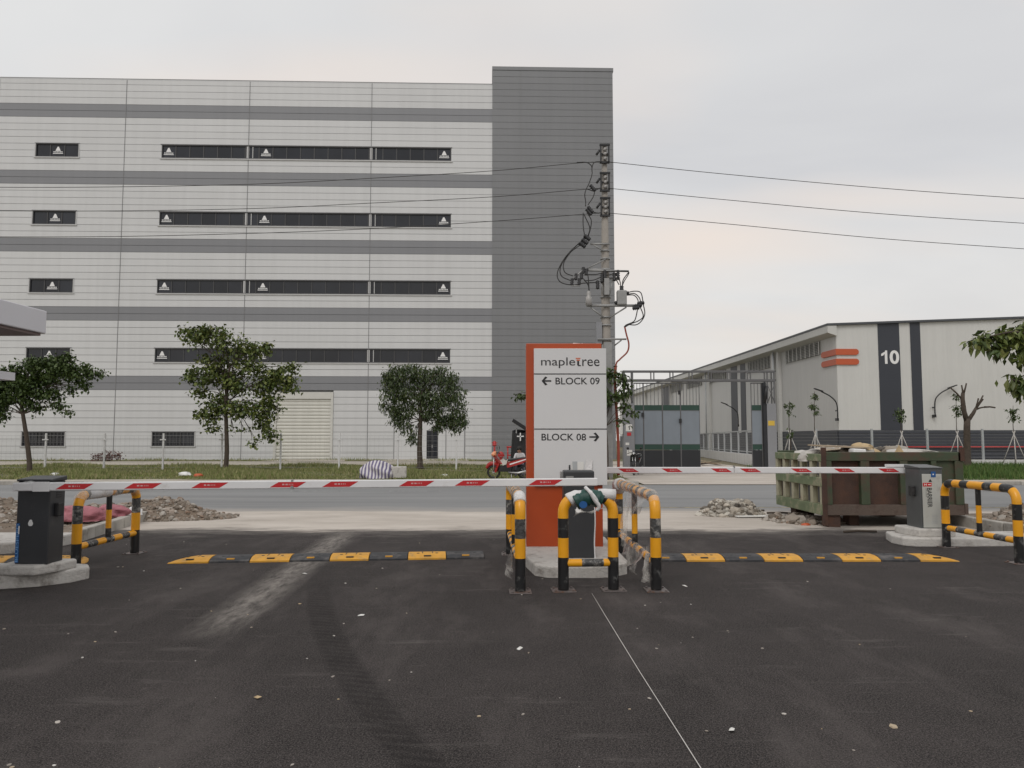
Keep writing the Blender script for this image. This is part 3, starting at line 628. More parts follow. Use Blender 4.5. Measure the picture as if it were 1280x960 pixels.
def tree(name, label, loc, trunk, r0, r1, lumps, n, size, m, seed, group=None, wide=.5, droop=.35, clump=.2, nb=60, per=7):
    rg = random.Random(seed+50); t = thing(name, label, 'tree', loc, 0, group); mb = MB()
    path = bez(trunk, 6); k = len(path)
    mb.tube(path, [(r0*1.5 if i == 0 else r0) + (r1-r0)*i/(k-1) for i in range(k)], 10)
    cr_, tips = crown('crown', lumps, n, size, m, t, seed, wide=wide, droop=droop, clump=clump, per=per)
    top = path[-1]
    for (x, z, rx, rz) in lumps:                                  # a limb to every lump
        st = path[min(k-1, max(int(k*.55), int(k*rg.uniform(.6, 1.0))))]; e_ = Vector((x, rg.uniform(-.3,.3)*rx, z))
        if e_.z < st.z: st = path[int(k*.62)]
        mid = st.lerp(e_, .5) + Vector((0, 0, .12*(e_-st).length)); pp = bez([st, mid, e_], 5)
        mb.tube(pp, [max(.012, r1*.55*(1-i/len(pp))) for i in range(len(pp))], 6)
        for _ in range(max(2, int(nb*rx*rz/6))):
            tip = e_ + Vector((rg.gauss(0,.5)*rx, rg.gauss(0,.5)*rx, rg.gauss(0,.5)*rz)); a = pp[rg.randint(len(pp)//2, len(pp)-1)]
            mb.tube([a, a.lerp(tip, .5) + Vector((0,0,.06)), tip], [.022, .014, .006], 5)
    mb.build('trunk', G['bark'], t)
    return t
f_ = .01002
def lump(zx, zy, rx, rz, bx_, by_, f): return ((zx-bx_)*f, (by_-zy)*f, rx*f, rz*f)
LT2 = [lump(*a, 362, 890, f_) for a in [(190,165,85,60),(150,130,45,30),(240,120,40,25),(320,190,75,60),(310,130,45,25),(440,230,110,55),(425,180,30,22),(540,235,60,35),(595,205,18,14),(650,370,80,60),(720,330,35,22),(700,430,55,40),(560,420,95,70),(480,330,90,45),(230,380,90,55),(160,380,35,25),(330,370,90,60),(300,300,120,40),(210,470,55,35),(400,430,80,50),(330,540,90,60),(270,600,60,40),(195,590,32,20),(290,655,45,22),(440,560,75,55),(560,560,80,60),(600,500,60,45),(640,560,20,16),(560,640,55,40),(600,700,45,35),(530,730,35,15),(460,665,22,10),(400,670,20,12)]]
tree('street_tree', 'airy light green tree with ragged lopsided crown beside the roller shutter', (-15.45, 41.6, .0), [(.02,0,0),(.06,0,1.0),(.0,0,2.3),(-.05,0,3.4),(-.02,0,4.6),(.1,0,5.6)], .14, .06, LT2, 7600, .20, G['leaf_light'], 11, 'young trees on the verge', wide=.75, clump=.17, per=6)
f3 = .0081
LT3 = [lump(*a, 395, 870, f3) for a in [(230,220,110,80),(330,190,90,70),(430,230,110,80),(520,190,60,60),(590,260,90,80),(640,360,80,80),(170,250,60,55),(200,340,80,70),(300,330,110,90),(420,370,110,90),(540,390,100,90),(660,470,70,70),(620,540,80,60),(560,530,80,50),(210,450,70,60),(250,530,70,50),(300,580,60,40),(340,640,40,35),(350,675,30,20),(300,460,90,60),(480,480,80,60),(145,420,35,30),(690,540,35,40),(640,600,30,22),(500,580,50,30)]]
tree('street_tree', 'dense dark rounded tree with drooping leaves before the factory entrance', (-5.2, 43.6, .0), [(.02,0,0),(-.03,0,1.2),(0,0,2.3),(.02,0,3.2),(.1,0,4.4)], .17, .07, LT3, 11500, .19, G['leaf_dark'], 12, 'young trees on the verge', wide=.38, droop=.9, clump=.14, per=8)
f1 = .00742
LT1 = [lump(*a, 205, 890, f1) for a in [(60,220,90,55),(180,160,60,50),(250,170,90,60),(330,140,60,45),(420,120,55,40),(430,190,70,60),(350,220,100,60),(510,240,70,45),(560,190,50,30),(610,220,50,22),(655,225,25,12),(240,260,120,70),(130,280,110,70),(30,300,80,70),(80,380,90,55),(190,360,90,60),(300,360,90,50),(370,420,35,35),(410,455,35,14),(455,480,35,12),(250,450,35,45),(180,430,40,30),(540,290,40,35),(465,330,25,40),(0,400,60,60),(-60,300,90,80),(-60,440,70,80),(10,500,25,60),(-110,380,90,90),(550,320,25,12)]]
tree('street_tree', 'leaning dark tree with spreading flat crown beside the white canopy', (-23.75, 38.0, 0), [(0,0,0),(-.02,0,.6),(-.22,0,1.8),(-.42,0,2.8),(-.55,0,3.5),(-.5,0,4.3)], .13, .06, LT1, 9800, .17, G['leaf_mid'], 13, 'young trees on the verge', wide=.7, clump=.14, per=7)
# tree on the right edge of the place, whose branches reach in
bt = thing('roadside_tree', 'leafy tree with broad drooping leaves whose twigs hang before the warehouse roof', 'tree', (12.3, 16.5, 0))
mb = MB(); mb.tube(bez([(0,0,0),(.05,0,1.6),(-.05,0,3.0),(-.2,0,4.2)], 5), [.14]*2 + [.12-.005*i for i in range(14)], 10)
mb.tube(bez([(-.05,0,2.9),(-.8,-.1,3.75),(-1.5,-.2,3.95),(-2.15,-.3,3.85)], 6), [.05-.0022*i for i in range(19)], 7)
mb.tube(bez([(-.02,0,2.2),(-.9,0,2.75),(-1.6,-.1,2.95)], 6), [.04-.0025*i for i in range(13)], 7); mb.build('trunk', G['bark'], bt)
crown('crown', [(-1.5,3.95,.35,.22),(-1.95,3.82,.32,.14),(-2.25,3.78,.12,.06),(-1.7,3.6,.2,.16),(-1.25,3.5,.22,.16),(-1.1,4.0,.35,.25),(-.5,3.95,.55,.5),(0,4.4,1.0,.6),(.6,4.0,.9,.8),(-1.45,2.92,.22,.12),(-1.15,2.75,.3,.15),(-.7,2.9,.45,.25),(.3,3.2,.9,.5)], 5200, .22, G['leaf_light'], bt, 31, depth=.8, wide=.46, droop=1.0, clump=.10, per=7)
# shrub tree whose sprays show on both sides of the sign, by the pole
tree('roadside_shrub', 'slender shrub with layered leafy sprays growing against the concrete utility pole', (3.75, 31.3, .0), [(.1,0,0),(.12,0,1.2),(.05,0,2.4),(.0,0,3.6)], .06, .03,
     [(.75,4.15,.32,.16),(1.0,4.0,.25,.10),(.75,3.55,.34,.16),(1.0,3.75,.22,.10),(.8,3.0,.3,.14),(1.1,2.75,.28,.12),(.7,2.45,.22,.12),(.2,4.3,.5,.3),(.1,3.4,.6,.4),(-1.2,3.35,.6,.2),(-2.2,3.3,.5,.16),(-2.95,3.42,.28,.12),(-3.2,3.48,.32,.10),(-3.42,3.42,.18,.07)], 1150, .22, G['leaf_mid'], 41, wide=.5, clump=.10, nb=30, per=6)
# saplings held by tripod stakes, before the warehouse
SAP = [(16.6,46.0,1.05,'sapling with small bushy top beside the right gate pillar'),(18.2,46.2,1.35,'sapling with tall leafy tuft between the gate and the first fence posts'),(23.6,46.6,.85,'sapling with pale thin tuft before the broad dark stripe'),(26.5,45.8,1.3,'tall thin sapling with leaf whorl right beside the pruned trunk'),(30.0,46.0,.9,'small sapling with starry top on the grass right of the pruned trunk')]
for i, (x, y, s_, lab) in enumerate(SAP):
    t = thing('staked_sapling', lab, 'sapling', (x, y, 0), 0, 'staked saplings along the warehouse fence')
    hz_ = 2.0 + 1.9*s_
    MB().tube(bez([(0,0,0),(.05,0,1.4),(-.03,0,2.4),(.03,0,hz_)], 5), [.045-.0022*k for k in range(16)], 6).build('trunk', G['bark'], t)
    for a in (0, 2.1, 4.2):
        MB().tube([(math.cos(a)*.8, math.sin(a)*.8, 0), (-math.cos(a)*.08, -math.sin(a)*.08, 2.2)], .028, 6).build('stake', G['plinth'], t)
    lm_ = [(0.05,hz_-.25,.22,.22),(0,hz_-.9,.30,.20),(.08,hz_-1.3,.16,.25)] if i in (1,3) else [(0,hz_-.3,.35,.2),(.05,hz_-.7,.2,.25)]
    if i == 0: lm_.append((.0,2.1,.16,.4))
    crown('crown', lm_, 190, .17, G['leaf_mid'], t, 60+i, wide=.5, clump=.07, per=5)
pt = thing('pruned_tree', 'bare pruned tree with forked cut stubs standing behind the green skip', 'tree', (25.55, 43.3, -.25))
mb = MB(); pr_ = [.20,.17,.16,.15,.15,.14]
mb.tube([(0,0,0),(.0,0,.6),(.02,0,1.6),(.06,0,2.6),(.1,0,3.1)], [.25,.2,.18,.17,.17], 9)
mb.tube([(.08,0,2.9),(-.06,0,3.5),(-.12,0,4.2),(-.08,0,4.55)], [.15,.13,.12,.10], 8); mb.tube([(.1,0,2.95),(.45,0,3.4),(.62,0,3.7)], [.13,.10,.08], 8)
for a, b in (((-.12,0,4.15),(-.78,0,4.85)), ((-.1,0,4.4),(-.08,.1,5.0)), ((-.07,0,4.4),(.14,0,5.1)), ((-.09,0,4.45),(.05,-.1,4.95)), ((.6,0,3.65),(.78,0,4.25)), ((.62,0,3.65),(1.05,0,4.4)), ((.6,0,3.65),(1.1,.1,4.2)), ((.55,0,3.6),(1.1,0,3.75)), ((1.1,0,3.75),(1.7,0,3.72))):
    mb.tube([a, tuple((Vector(a)+Vector(b))/2 + Vector((.02,0,.03))), b], [.06,.05,.045], 6)
mb.build('trunk', G['bark'], pt)
# ------------------------------------------------------------------ grass (one mass)
def grass(name, label, regions, n, h, m, seed):
    rg = np.random.default_rng(seed); V = []; k = 0
    xs = []
    for (x0, x1, y0, y1, wgt) in regions:
        c = int(n*wgt); X = rg.uniform(x0, x1, c*2); Yy = rg.uniform(y0, y1, c*2)
        keep = (np.sin(X*1.3+1)*np.cos(Yy*1.7) + np.sin(X*.37+Yy*.9) + rg.normal(0,.9,c*2)) > -.35; xs.append(np.stack([X[keep][:c], Yy[keep][:c]], 1))
    P = np.concatenate(xs); k = len(P); a = rg.uniform(0, 2*PI, k); hh = h*rg.uniform(.35, 1.2, k)*(1+.5*np.sin(P[:,0]*.8+P[:,1]*.5)); wd = .012+.02*rg.random(k); ln_ = rg.normal(0, .35, (k,2))*hh[:,None]
    v = np.zeros((k,3,3)); v[:,0,0] = P[:,0]-np.cos(a)*wd; v[:,0,1] = P[:,1]-np.sin(a)*wd; v[:,1,0] = P[:,0]+np.cos(a)*wd; v[:,1,1] = P[:,1]+np.sin(a)*wd
    v[:,2,0] = P[:,0]+ln_[:,0]; v[:,2,1] = P[:,1]+ln_[:,1]; v[:,2,2] = hh; v[:,:2,2] = .0
    me = bpy.data.meshes.new(name); me.vertices.add(k*3); me.vertices.foreach_set('co', v.reshape(-1)); me.loops.add(k*3); me.loops.foreach_set('vertex_index', np.arange(k*3)); me.polygons.add(k); me.polygons.foreach_set('loop_start', np.arange(k)*3); me.update(calc_edges=True); me.validate(); me.materials.append(m)
    return tag(link(name, me), label, 'grass', kind='stuff')
grass('verge_grass', 'patchy olive grass and weeds on the verge before the factory', [(-32,4.6,30.8,42,.66),(-40,4.6,42,50,.3),(-42,8,59,63.5,.04)], 95000, .19, G['grass'], 3)
grass('roadside_grass', 'lush green grass strip beyond the road behind the skip', [(14.3,34,30.6,47.4,1.0)], 42000, .27, G['lush_grass'], 4)

# ------------------------------------------------------------------ utility pole (Y = 32)
PY = 32.0
def q(px, py, dy=0): v = at(px, py, PY+dy); return Vector((v.x-3.94, dy, v.z))
up = thing('utility_pole', 'tall concrete utility pole carrying brackets, fuses and looped black cables', 'utility pole', (3.94, PY, 0))
MB().tube([(0,0,0),(0,0,4),(0,0,9),(0,0,14.15)], [.24,.215,.165,.11], 14).build('mast', G['conc_pole'], up)
for yy in (194, 229, 260):
    z = q(756, yy).z; b = MB()
    for dx in (-.17, .17): b.box(dx-.03, dx+.03, -.22, -.14, z-.36, z+.36)
    b.box(-.22, .22, -.22, -.12, z+.34, z+.42).box(-.22, .20, -.22, -.12, z-.42, z-.34).box(-.16, .16, -.14, .12, z-.02, z+.04).build('bracket', G['insul_black'], up)
    for dz in (-.2, 0, .2):
        MB().lathe([(.03,-.08),(.09,-.05),(.05,-.02),(.09,.02),(.05,.05),(.03,.08)], 9, M=Matrix.Translation((.02, -.18, z+dz)) @ Matrix.Rotation(.6, 4, 'Y')).build('insulator', G['insul_grey'], up)
    MB().tube([(-.22,-.18,z+.15),(-.36,-.2,z-.06)], .05, 7).build('strain_clamp', G['insul_black'], up)
def arm(a, b, wd=.045, name='crossarm'):
    a, b = Vector(a), Vector(b); MB().tube([a, b], wd, 6).build(name, G['galv'], up)
arm(q(738,305,-.22), q(762,305,-.22)); arm(q(740,305,-.22), q(755,314,-.22), .03, 'brace'); arm(q(732,337,-.22), q(762,337,-.22)); arm(q(733,336,-.22), q(757,324,-.22), .03, 'brace')
arm(q(733,338,-.25), q(786,339,-.25)); arm(q(753,349,-.25), q(775,349,-.25)); arm(q(751,349,-.25), q(755,372,-.25), .03, 'brace'); arm(q(766,349,-.25), q(761,372,-.25), .03, 'brace')
arm(q(733,382,-.26), q(802,382,-.26), .06); arm(q(738,384,-.26), q(755,397,-.2), .035, 'brace'); arm(q(783,384,-.26), q(762,397,-.2), .035, 'brace')
arm(q(747,424,-.26), q(783,424,-.26), .04); arm(q(777,425,-.26), q(768,432,-.2), .03, 'brace')
for y_, w_ in ((314,.2),(324,.21),(337,.21),(372,.23),(397,.24),(407,.25),(426,.25)):
    z = q(757, y_).z; MB().lathe([(w_,-.03),(w_,.03)], 14, M=Matrix.Translation((0,0,z))).build('pole_band', G['galv'], up)
def insul(px, py, l=.34, r=.09, ang=0., dy=-.28, m='insul_black', name='fuse_cutout'):
    p = q(px, py, dy); M_ = Matrix.Translation(p) @ Matrix.Rotation(ang, 4, 'Y')
    MB().lathe([(r*.4,-l/2),(r,-l*.36),(r*.6,-l*.28),(r,-l*.12),(r*.6,-.02*l),(r,.14*l),(r*.6,.24*l),(r,.36*l),(r*.4,l/2)], 10, M=M_).build(name, G[m], up)
for p in ((741,235,-.7),(738,262,-.7),(736,265,-.7)): insul(p[0], p[1], .36, .09, p[2], name='line_clamp')
for p in ((734,297),(731,302),(728,306)): insul(p[0], p[1], .34, .11, -.9, name='line_clamp')
for p in ((715,352),(720,346),(724,352),(727,345),(733,340),(729,338)): insul(p[0], p[1], .30, .085, .1)
MB().tube([q(714,357,-.3), q(725,357,-.3)], .03, 6).tube([q(715,350,-.3), q(730,336,-.3)], .03, 6).build('fuse_frame', G['galv'], up)
for p in ((756,343),(752.5,348),(747,356),(768,346),(772.5,343)): insul(p[0], p[1], .38, .09, 0)
MB().box(-.09, .12, -.36, -.25, q(757,360).z-.35, q(757,360).z+.35).build('switch_box', G['galv'], up)
p = q(736, 373, -.3); MB().lathe([(.05,-.3),(.13,-.28),(.13,.05),(.08,.1),(.10,.2),(.05,.32)], 10, M=Matrix.Translation(p)).build('arrester', G['insul_grey'], up)
p = q(777, 371, -.3); mb = MB().box(-.20, .20, -.16, .16, -.36, .26, M=Matrix.Translation(p)); bev(mb.build('voltage_transformer', G['galv'], up), .04)
insul(777, 361, .26, .10, 0, -.3); insul(771, 378, .2, .09, 1.2, -.3); insul(783, 366, .22, .08, 1.57, -.3); insul(776, 380, .2, .08, 1.57, -.3)
for k, (x, y) in enumerate(((801,379),(798,382),(795,385))): insul(x, y, .30, .10, 1.45, -.3-.06*k, name='cable_termination')
MB().box(-.42, -.18, -.2, .1, q(748,417).z-.45, q(748,417).z+.45).build('meter_box', G['gate_pillar'], up)
MB().box(-.12, .2, -.33, -.24, 0, 5.7).box(-.20, -.14, -.30, -.24, 0, 5.6).build('cable_guard', G['galv'], up)
def cable(pts, r=.022, m='cable', dy=-.3, name='jumper_cable'):
    MB().tube(bez([q(x, y, dy) for x, y in pts], 8), r, 6).build(name, G[m], up)
cable([(752,202),(743,203),(740,210),(740,218),(736,230),(733,236),(731,243),(732,252),(732,258)])
cable([(721,203),(733,203),(739,207),(740,212)]); cable([(733,236),(739,238),(743,240),(741,247),(735,256)]); cable([(742,239),(750,235)])
cable([(736,262),(745,266),(752,266)]); cable([(729,266),(729,282),(731,296)]); cable([(734,266),(739,275),(738,286),(735,296)]); cable([(730,268),(737,284),(735,295)])
cable([(731,297),(716,312),(705,328),(706,340),(716,345)]); cable([(729,300),(712,315),(701,333),(702,345),(714,351)]); cable([(728,304),(708,320),(697,340),(700,352),(714,356),(730,354),(748,353)])
cable([(733,343),(745,343),(757,340)]); cable([(730,351),(742,350),(752,346)]); cable([(735,344),(736,356),(736,366)]); cable([(729,348),(735,356),(737,366)])
cable([(757,339),(772,339),(786,340),(780,352),(777,360)]); cable([(758,344),(770,343),(775,352),(776,360)]); cable([(757,348),(768,348),(774,356)]); cable([(786,340),(779,350),(778,360)])
cable([(783,366),(793,364),(801,366),(804,378)]); cable([(784,368),(793,367),(799,372),(801,378)]); cable([(783,369),(792,369),(797,374),(798,381)])
cable([(804,380),(806,392),(802,401),(795,406),(784,406),(781,410)]); cable([(800,383),(804,395),(798,401),(788,405),(781,409)]); cable([(797,386),(795,396),(792,402),(783,406),(780,409)])
red = MB().tube(bez([at(781,409,31.7), at(783,418,31.7), at(786,430,31.7), at(784,440,31.7), at(775,449,31.65), at(770,456,31.65), at(769,480,31.6), at(771,520,31.6), at(773,560,31.6), at(773,594,31.6)], 8), [.034]*41 + [.058]*32, 9).build('cable_conduit', G['conduit'])
tag(red, 'rust-orange cable conduit curving down beside the utility pole', 'conduit')
def line(label, pts):
    o = MB().tube(bez([at(x, y, PY-.25) for x, y in pts], 10), .014, 5).build('power_line', G['cable']); tag(o, label, 'power line', 'power lines at the utility pole')
line('topmost power line running from the pole across the open sky', [(758,202),(900,217),(1100,235),(1280,248),(1420,256)])
line('middle power line running from the pole across the open sky', [(758,235),(900,249),(1100,267),(1280,279),(1420,287)])
line('lowest power line running from the pole across the open sky', [(758,266),(900,279),(1100,298),(1280,311),(1420,320)])
line('topmost power line crossing before the striped factory', [(752,202),(720,204),(616,213.5),(460,223),(320,230),(150,233.5),(0,234),(-120,232)])
line('middle power line crossing before the striped factory', [(752,235),(720,237.5),(616,246),(460,254),(320,260.5),(150,263.5),(0,263.5),(-120,262)])
line('lowest power line crossing before the striped factory', [(752,266),(720,268.5),(616,276.5),(460,286),(320,291.5),(150,295.5),(0,296),(-120,295)])

# ------------------------------------------------------------------ entrance gate (Y = 38)
GY = 38.0
gt = thing('sliding_gate', 'steel factory gate with grey and green sheet leaves under a truss, standing open', 'gate', (0, GY, 0))
for x0, x1 in ((5.52, 6.05), (12.62, 13.08)):
    pl = MB().box(x0, x1, 0, .5, 0, 3.45).build('pillar', G['gate_pillar'], gt)
    lt = MB()
    for x in (x0+.03, x1-.09):
        for y in (.02, .42): lt.box(x, x+.06, y, y+.06, 3.45, 5.05)
    lt.tube([(x0+.06,.03,3.5),(x1-.06,.03,4.4)], .02, 5).tube([(x1-.06,.03,3.5),(x0+.06,.03,4.4)], .02, 5).build('lattice', G['gate_steel'], pl)
tr = MB().box(5.5, 13.1, .0, .08, 5.02, 5.10).box(5.5, 13.1, .4, .48, 5.02, 5.10).box(5.5, 13.1, .0, .08, 4.56, 4.66).box(5.5, 13.1, .4, .48, 4.56, 4.66)
for x in (5.95, 6.9, 7.05, 7.85, 8.0, 8.8, 8.95, 9.75, 9.9, 10.7, 10.85, 11.7, 11.85, 12.55): tr.box(x-.025, x+.025, .01, .07, 4.66, 5.02)
for x in (6.9, 7.85, 8.8, 9.75, 10.7, 11.7): tr.box(x-.025, x+.025, .08, .4, 5.03, 5.08)
tr.build('truss', G['gate_steel'], gt)
def leaf(x0, x1, y=.12):
    lf = bpy.data.objects.new('gate_leaf', None); C.objects.link(lf); lf.parent = gt
    g = .015
    for z0, z1, m in ((.06,1.15,'gate_dark'),(1.17,1.43,'gate_green'),(1.45,3.10,'gate_grey'),(3.12,3.38,'gate_green')):
        o = MB().box(x0+g, x1-g, y, y+.05, z0, z1).build('sheet', G[m], lf)
    fr = MB().box(x0, x0+.022, y-.015, y+.065, .04, 4.5).box(x1-.022, x1, y-.015, y+.065, .04, 4.5).box(x0+.022, x1-.022, y-.01, y+.06, 4.44, 4.5).box(x0+.022, x1-.022, y+.005, y+.045, 1.43, 1.45).box(x0+.022, x1-.022, y-.012, y+.045, 3.1, 3.12)
    fr.build('frame', G['gate_steel'], lf)
    n = max(2, round((x1-x0)/.17)); me = MB().box(-.012, .012, y+.01, y+.04, 3.38, 4.44).mesh('bar', G['gate_steel'])
    for i in range(1, n): link('bar', me, lf, (x0+(x1-x0)*i/n, 0, 0))
    return lf
l1 = leaf(6.06, 6.52); l2 = leaf(6.53, 7.46); l3 = leaf(7.47, 8.36); l4 = leaf(8.37, 9.32); l5 = leaf(11.88, 12.40)
for lf, x, z in ((l3, 8.3, 4.0), (l3, 8.33, 2.6), (l1, 6.47, 2.9)): MB().box(x-.05, x+.07, .02, .10, z-.1, z+.1).build('latch', G['insul_black'], lf)
MB().box(12.44, 12.6, .0, .3, 0, 4.5).build('guide_post', G['gate_dark'], gt)
MB().tube([(12.5,-.05,3.5),(12.55,-.1,4.0),(12.6,-.05,4.3)], .08, 7).build('roller_housing', G['insul_black'], gt)
MB().box(5.62, 5.93, -.012, -.001, 2.08, 2.42).build('number_plate', G['paper'], gt); figure_one('number_one', 5.73, 5.82, 2.15, 2.35, -.015, G['ink'], gt)
MB().box(5.68, 5.88, -.01, -.001, 1.86, 2.02).build('notice', G['red_sticker'], gt); MB().box(5.6, 5.78, -.01, -.001, 1.4, 1.52).build('notice', G['paper'], gt); MB().box(5.66, 5.92, -.01, -.001, .88, 1.16).build('notice', G['paper'], gt)
MB().box(12.66, 12.98, -.01, -.001, 2.36, 2.6).build('notice', G['yellow_label'], gt)
MB().box(5.2, 5.5, .1, .4, 1.95, 2.5).build('control_box', G['paper'], gt)
# ------------------------------------------------------------------ motorbikes
def motorbike(name, label, loc, rz, paint, cowl='bike_orange'):
    """step-through motorbike, 1.9 m long, nose towards -X"""
    t = thing(name, label, 'motorbike', loc, rz)
    for x in (-.62, .62):
        wl = MB().tube(arc_pts((x,0,.28), .235, 0, 2*PI, 20), .045, 8, cap=False).build('wheel', G['bike_black'], t)
        sp = MB().lathe([(.05,-.05),(.05,.05)], 10, M=Matrix.Translation((x,0,.28)) @ Matrix.Rotation(PI/2, 4, 'X'))
        for k in range(8): a = k*PI/4; sp.tube([(x,0,.28),(x+.21*math.cos(a),0,.28+.21*math.sin(a))], .008, 4)
        sp.build('spokes', G['aluminium'], wl)
    MB().tube(bez([(-.92,0,.42),(-.8,0,.58),(-.62,0,.615),(-.42,0,.52)], 5), [.05,.06,.07,.075,.08,.08,.085,.085,.085,.085,.08,.08,.07,.06,.05,.04], 8).build('front_mudguard', paint, t)
    sh_ = MB().add([(-.50,-.20,.25),(-.50,.20,.25),(-.36,-.22,.62),(-.36,.22,.62),(-.55,-.17,.95),(-.55,.17,.95),(-.62,0,.30),(-.50,0,.62),(-.68,0,.95)], [(6,7,2,0),(6,1,3,7),(7,8,4,2),(7,3,5,8)]).build('leg_shield', paint, t)
    MB().tube(bez([(-.62,0,.9),(-.60,0,1.0),(-.5,0,1.06)], 4), [.07,.09,.11,.115,.11,.10,.09,.07,.05], 9).build('headlamp_cowl', G[cowl], t)
    MB().lathe([(.02,-.05),(.075,-.02),(.08,.02),(.03,.04)], 10, M=Matrix.Translation((-.67,0,.99)) @ Matrix.Rotation(PI/2, 4, 'Y')).build('headlamp', G['sticker_white'], t)
    hb = MB().tube(bez([(-.40,-.34,1.0),(-.5,-.15,1.05),(-.5,.15,1.05),(-.40,.34,1.0)], 5), .016, 6).build('handlebar', G['bike_black'], t)
    for s in (-1, 1):
        MB().tube([(-.46,s*.25,1.03),(-.44,s*.30,1.22)], .008, 5).lathe([(.005,-.01),(.06,-.006),(.06,.006),(.005,.01)], 10, M=Matrix.Translation((-.44,s*.31,1.25)) @ Matrix.Rotation(PI/2, 4, 'Y')).build('mirror', G['bike_black'], t)
        MB().tube([(-.60,s*.06,.85),(-.62,s*.06,.28)], .025, 6).build('fork', G['aluminium'], t)
    MB().add([(-.42,-.11,.30),(-.42,.11,.30),(.1,-.12,.28),(.1,.12,.28),(-.40,-.10,.52),(-.40,.10,.52),(.15,-.14,.62),(.15,.14,.62)], [(0,2,6,4),(1,5,7,3),(4,6,7,5),(0,1,3,2)]).build('engine_cover', G['bike_black'], t)
    bev(MB().add([(-.12,-.12,.70),(-.12,.12,.70),(.72,-.13,.80),(.72,.13,.80),(-.10,-.11,.80),(-.10,.11,.80),(.70,-.12,.90),(.70,.12,.90)], [(0,2,6,4),(1,5,7,3),(4,6,7,5),(0,4,5,1),(2,3,7,6),(0,1,3,2)]).build('seat', G['bike_black'], t), .03)
    for s in (-1, 1):
        MB().add([(-.05,s*.14,.45),(.55,s*.15,.62),(.95,s*.09,.86),(.80,s*.12,.88),(.05,s*.15,.70),(-.1,s*.13,.62)], [(0,1,2,3,4,5)]).build('side_panel', paint, t)
        MB().add([(.05,s*.153,.56),(.72,s*.14,.78),(.70,s*.14,.81),(.05,s*.153,.61)], [(0,1,2,3)]).build('stripe', G['sticker_white'], t)
    MB().tube([(-.02,-.14,.27),(.4,-.17,.25),(.85,-.18,.36)], [.025,.045,.05], 8).build('exhaust', G['aluminium'], t)
    MB().tube(bez([(.70,-.12,.86),(.95,-.1,.96),(.95,.1,.96),(.70,.12,.86)], 4), .012, 5).build('grab_rail', G['aluminium'], t)
    MB().box(.86, .97, -.07, .07, .72, .80).build('tail_lamp', G['red_sticker'], t)
    MB().tube([(.2,.05,.32),(.62,.05,.28)], .04, 6).build('swing_arm', G['bike_black'], t)
    MB().tube([(.1,-.1,.3),(.15,-.28,.01)], .012, 5).build('side_stand', G['aluminium'], t)
    return t
m1 = motorbike('motorbike', 'red and orange motorbike parked on the far kerb by the black tarpaulin', (-.12, 31.0, .09), R(-8), G['bike_red'])
MB().add([(-.33,-.225,.75),(-.2,-.20,.82),(-.1,-.2,.74),(-.02,-.2,.8),(-.08,-.2,.6),(-.22,-.21,.54),(-.25,-.21,.64)], [(0,1,2,3,4,5,6)]).build('white_bag', G['pale_sack'], m1)
motorbike('motorbike', 'small dark motorbike parked nose-on beside the left gate pillar', (5.85, 36.4, .012), R(72), G['bike_black'], 'bike_black')
# ------------------------------------------------------------------ seated person and the black tarpaulin stall behind
tp = thing('tarpaulin_stall', 'black tarpaulin hung over a stall frame behind the orange sign', 'stall', (.9, 35.2, .09))
mb = MB(); n = 40; rows = 9; vs = []
for j in range(rows+1):
    for i in range(n+1):
        u = i/n; a = -PI*.92 + u*PI*1.84; z = 1.95*j/rows; fold = .06*math.sin(i*1.7)*(1-.6*j/rows); rx, ry = .98-.10*j/rows, .6
        vs.append((rx*math.sin(a)*(1+fold), -ry*math.cos(a)*(1+fold), z + (.10*math.sin(a*2) if j == rows else 0)))
mb.add(vs, [(j*(n+1)+i, j*(n+1)+i+1, (j+1)*(n+1)+i+1, (j+1)*(n+1)+i) for j in range(rows) for i in range(n)], 0, True)
mb.add([vs[rows*(n+1)+i] for i in range(n+1)], [tuple(range(n+1))]); mb.build('cover', G['tarp_black'], tp)
MB().box(-.08, 1.1, -.5, .5, -.07, .07, M=Matrix.Translation((-.80,0,2.42)) @ Matrix.Rotation(R(33), 4, 'Y')).build('tilted_flap', G['tarp_black'], tp)
for x, y in ((-.7,-.3),(.7,-.3),(-.7,.4),(.7,.4)): MB().tube([(x,y,0),(x,y,2.1)], .03, 6).build('pole', G['galv'], tp)
MB().box(-.55, -.50, -.66, -.62, 1.52, 1.88).box(-.68, -.37, -.66, -.62, 1.70, 1.75).build('rope_knot', G['sticker_white'], tp)
st = thing('stool', 'low dark plastic stool under the seated person', 'stool', (.33, 33.4, .09))
MB().box(-.16, .16, -.16, .16, .38, .42).build('seat', G['bike_black'], st)
for x in (-.13, .13):
    for y in (-.13, .13): MB().tube([(x*1.15,y*1.15,0),(x,y,.39)], .018, 6).build('leg', G['bike_black'], st)
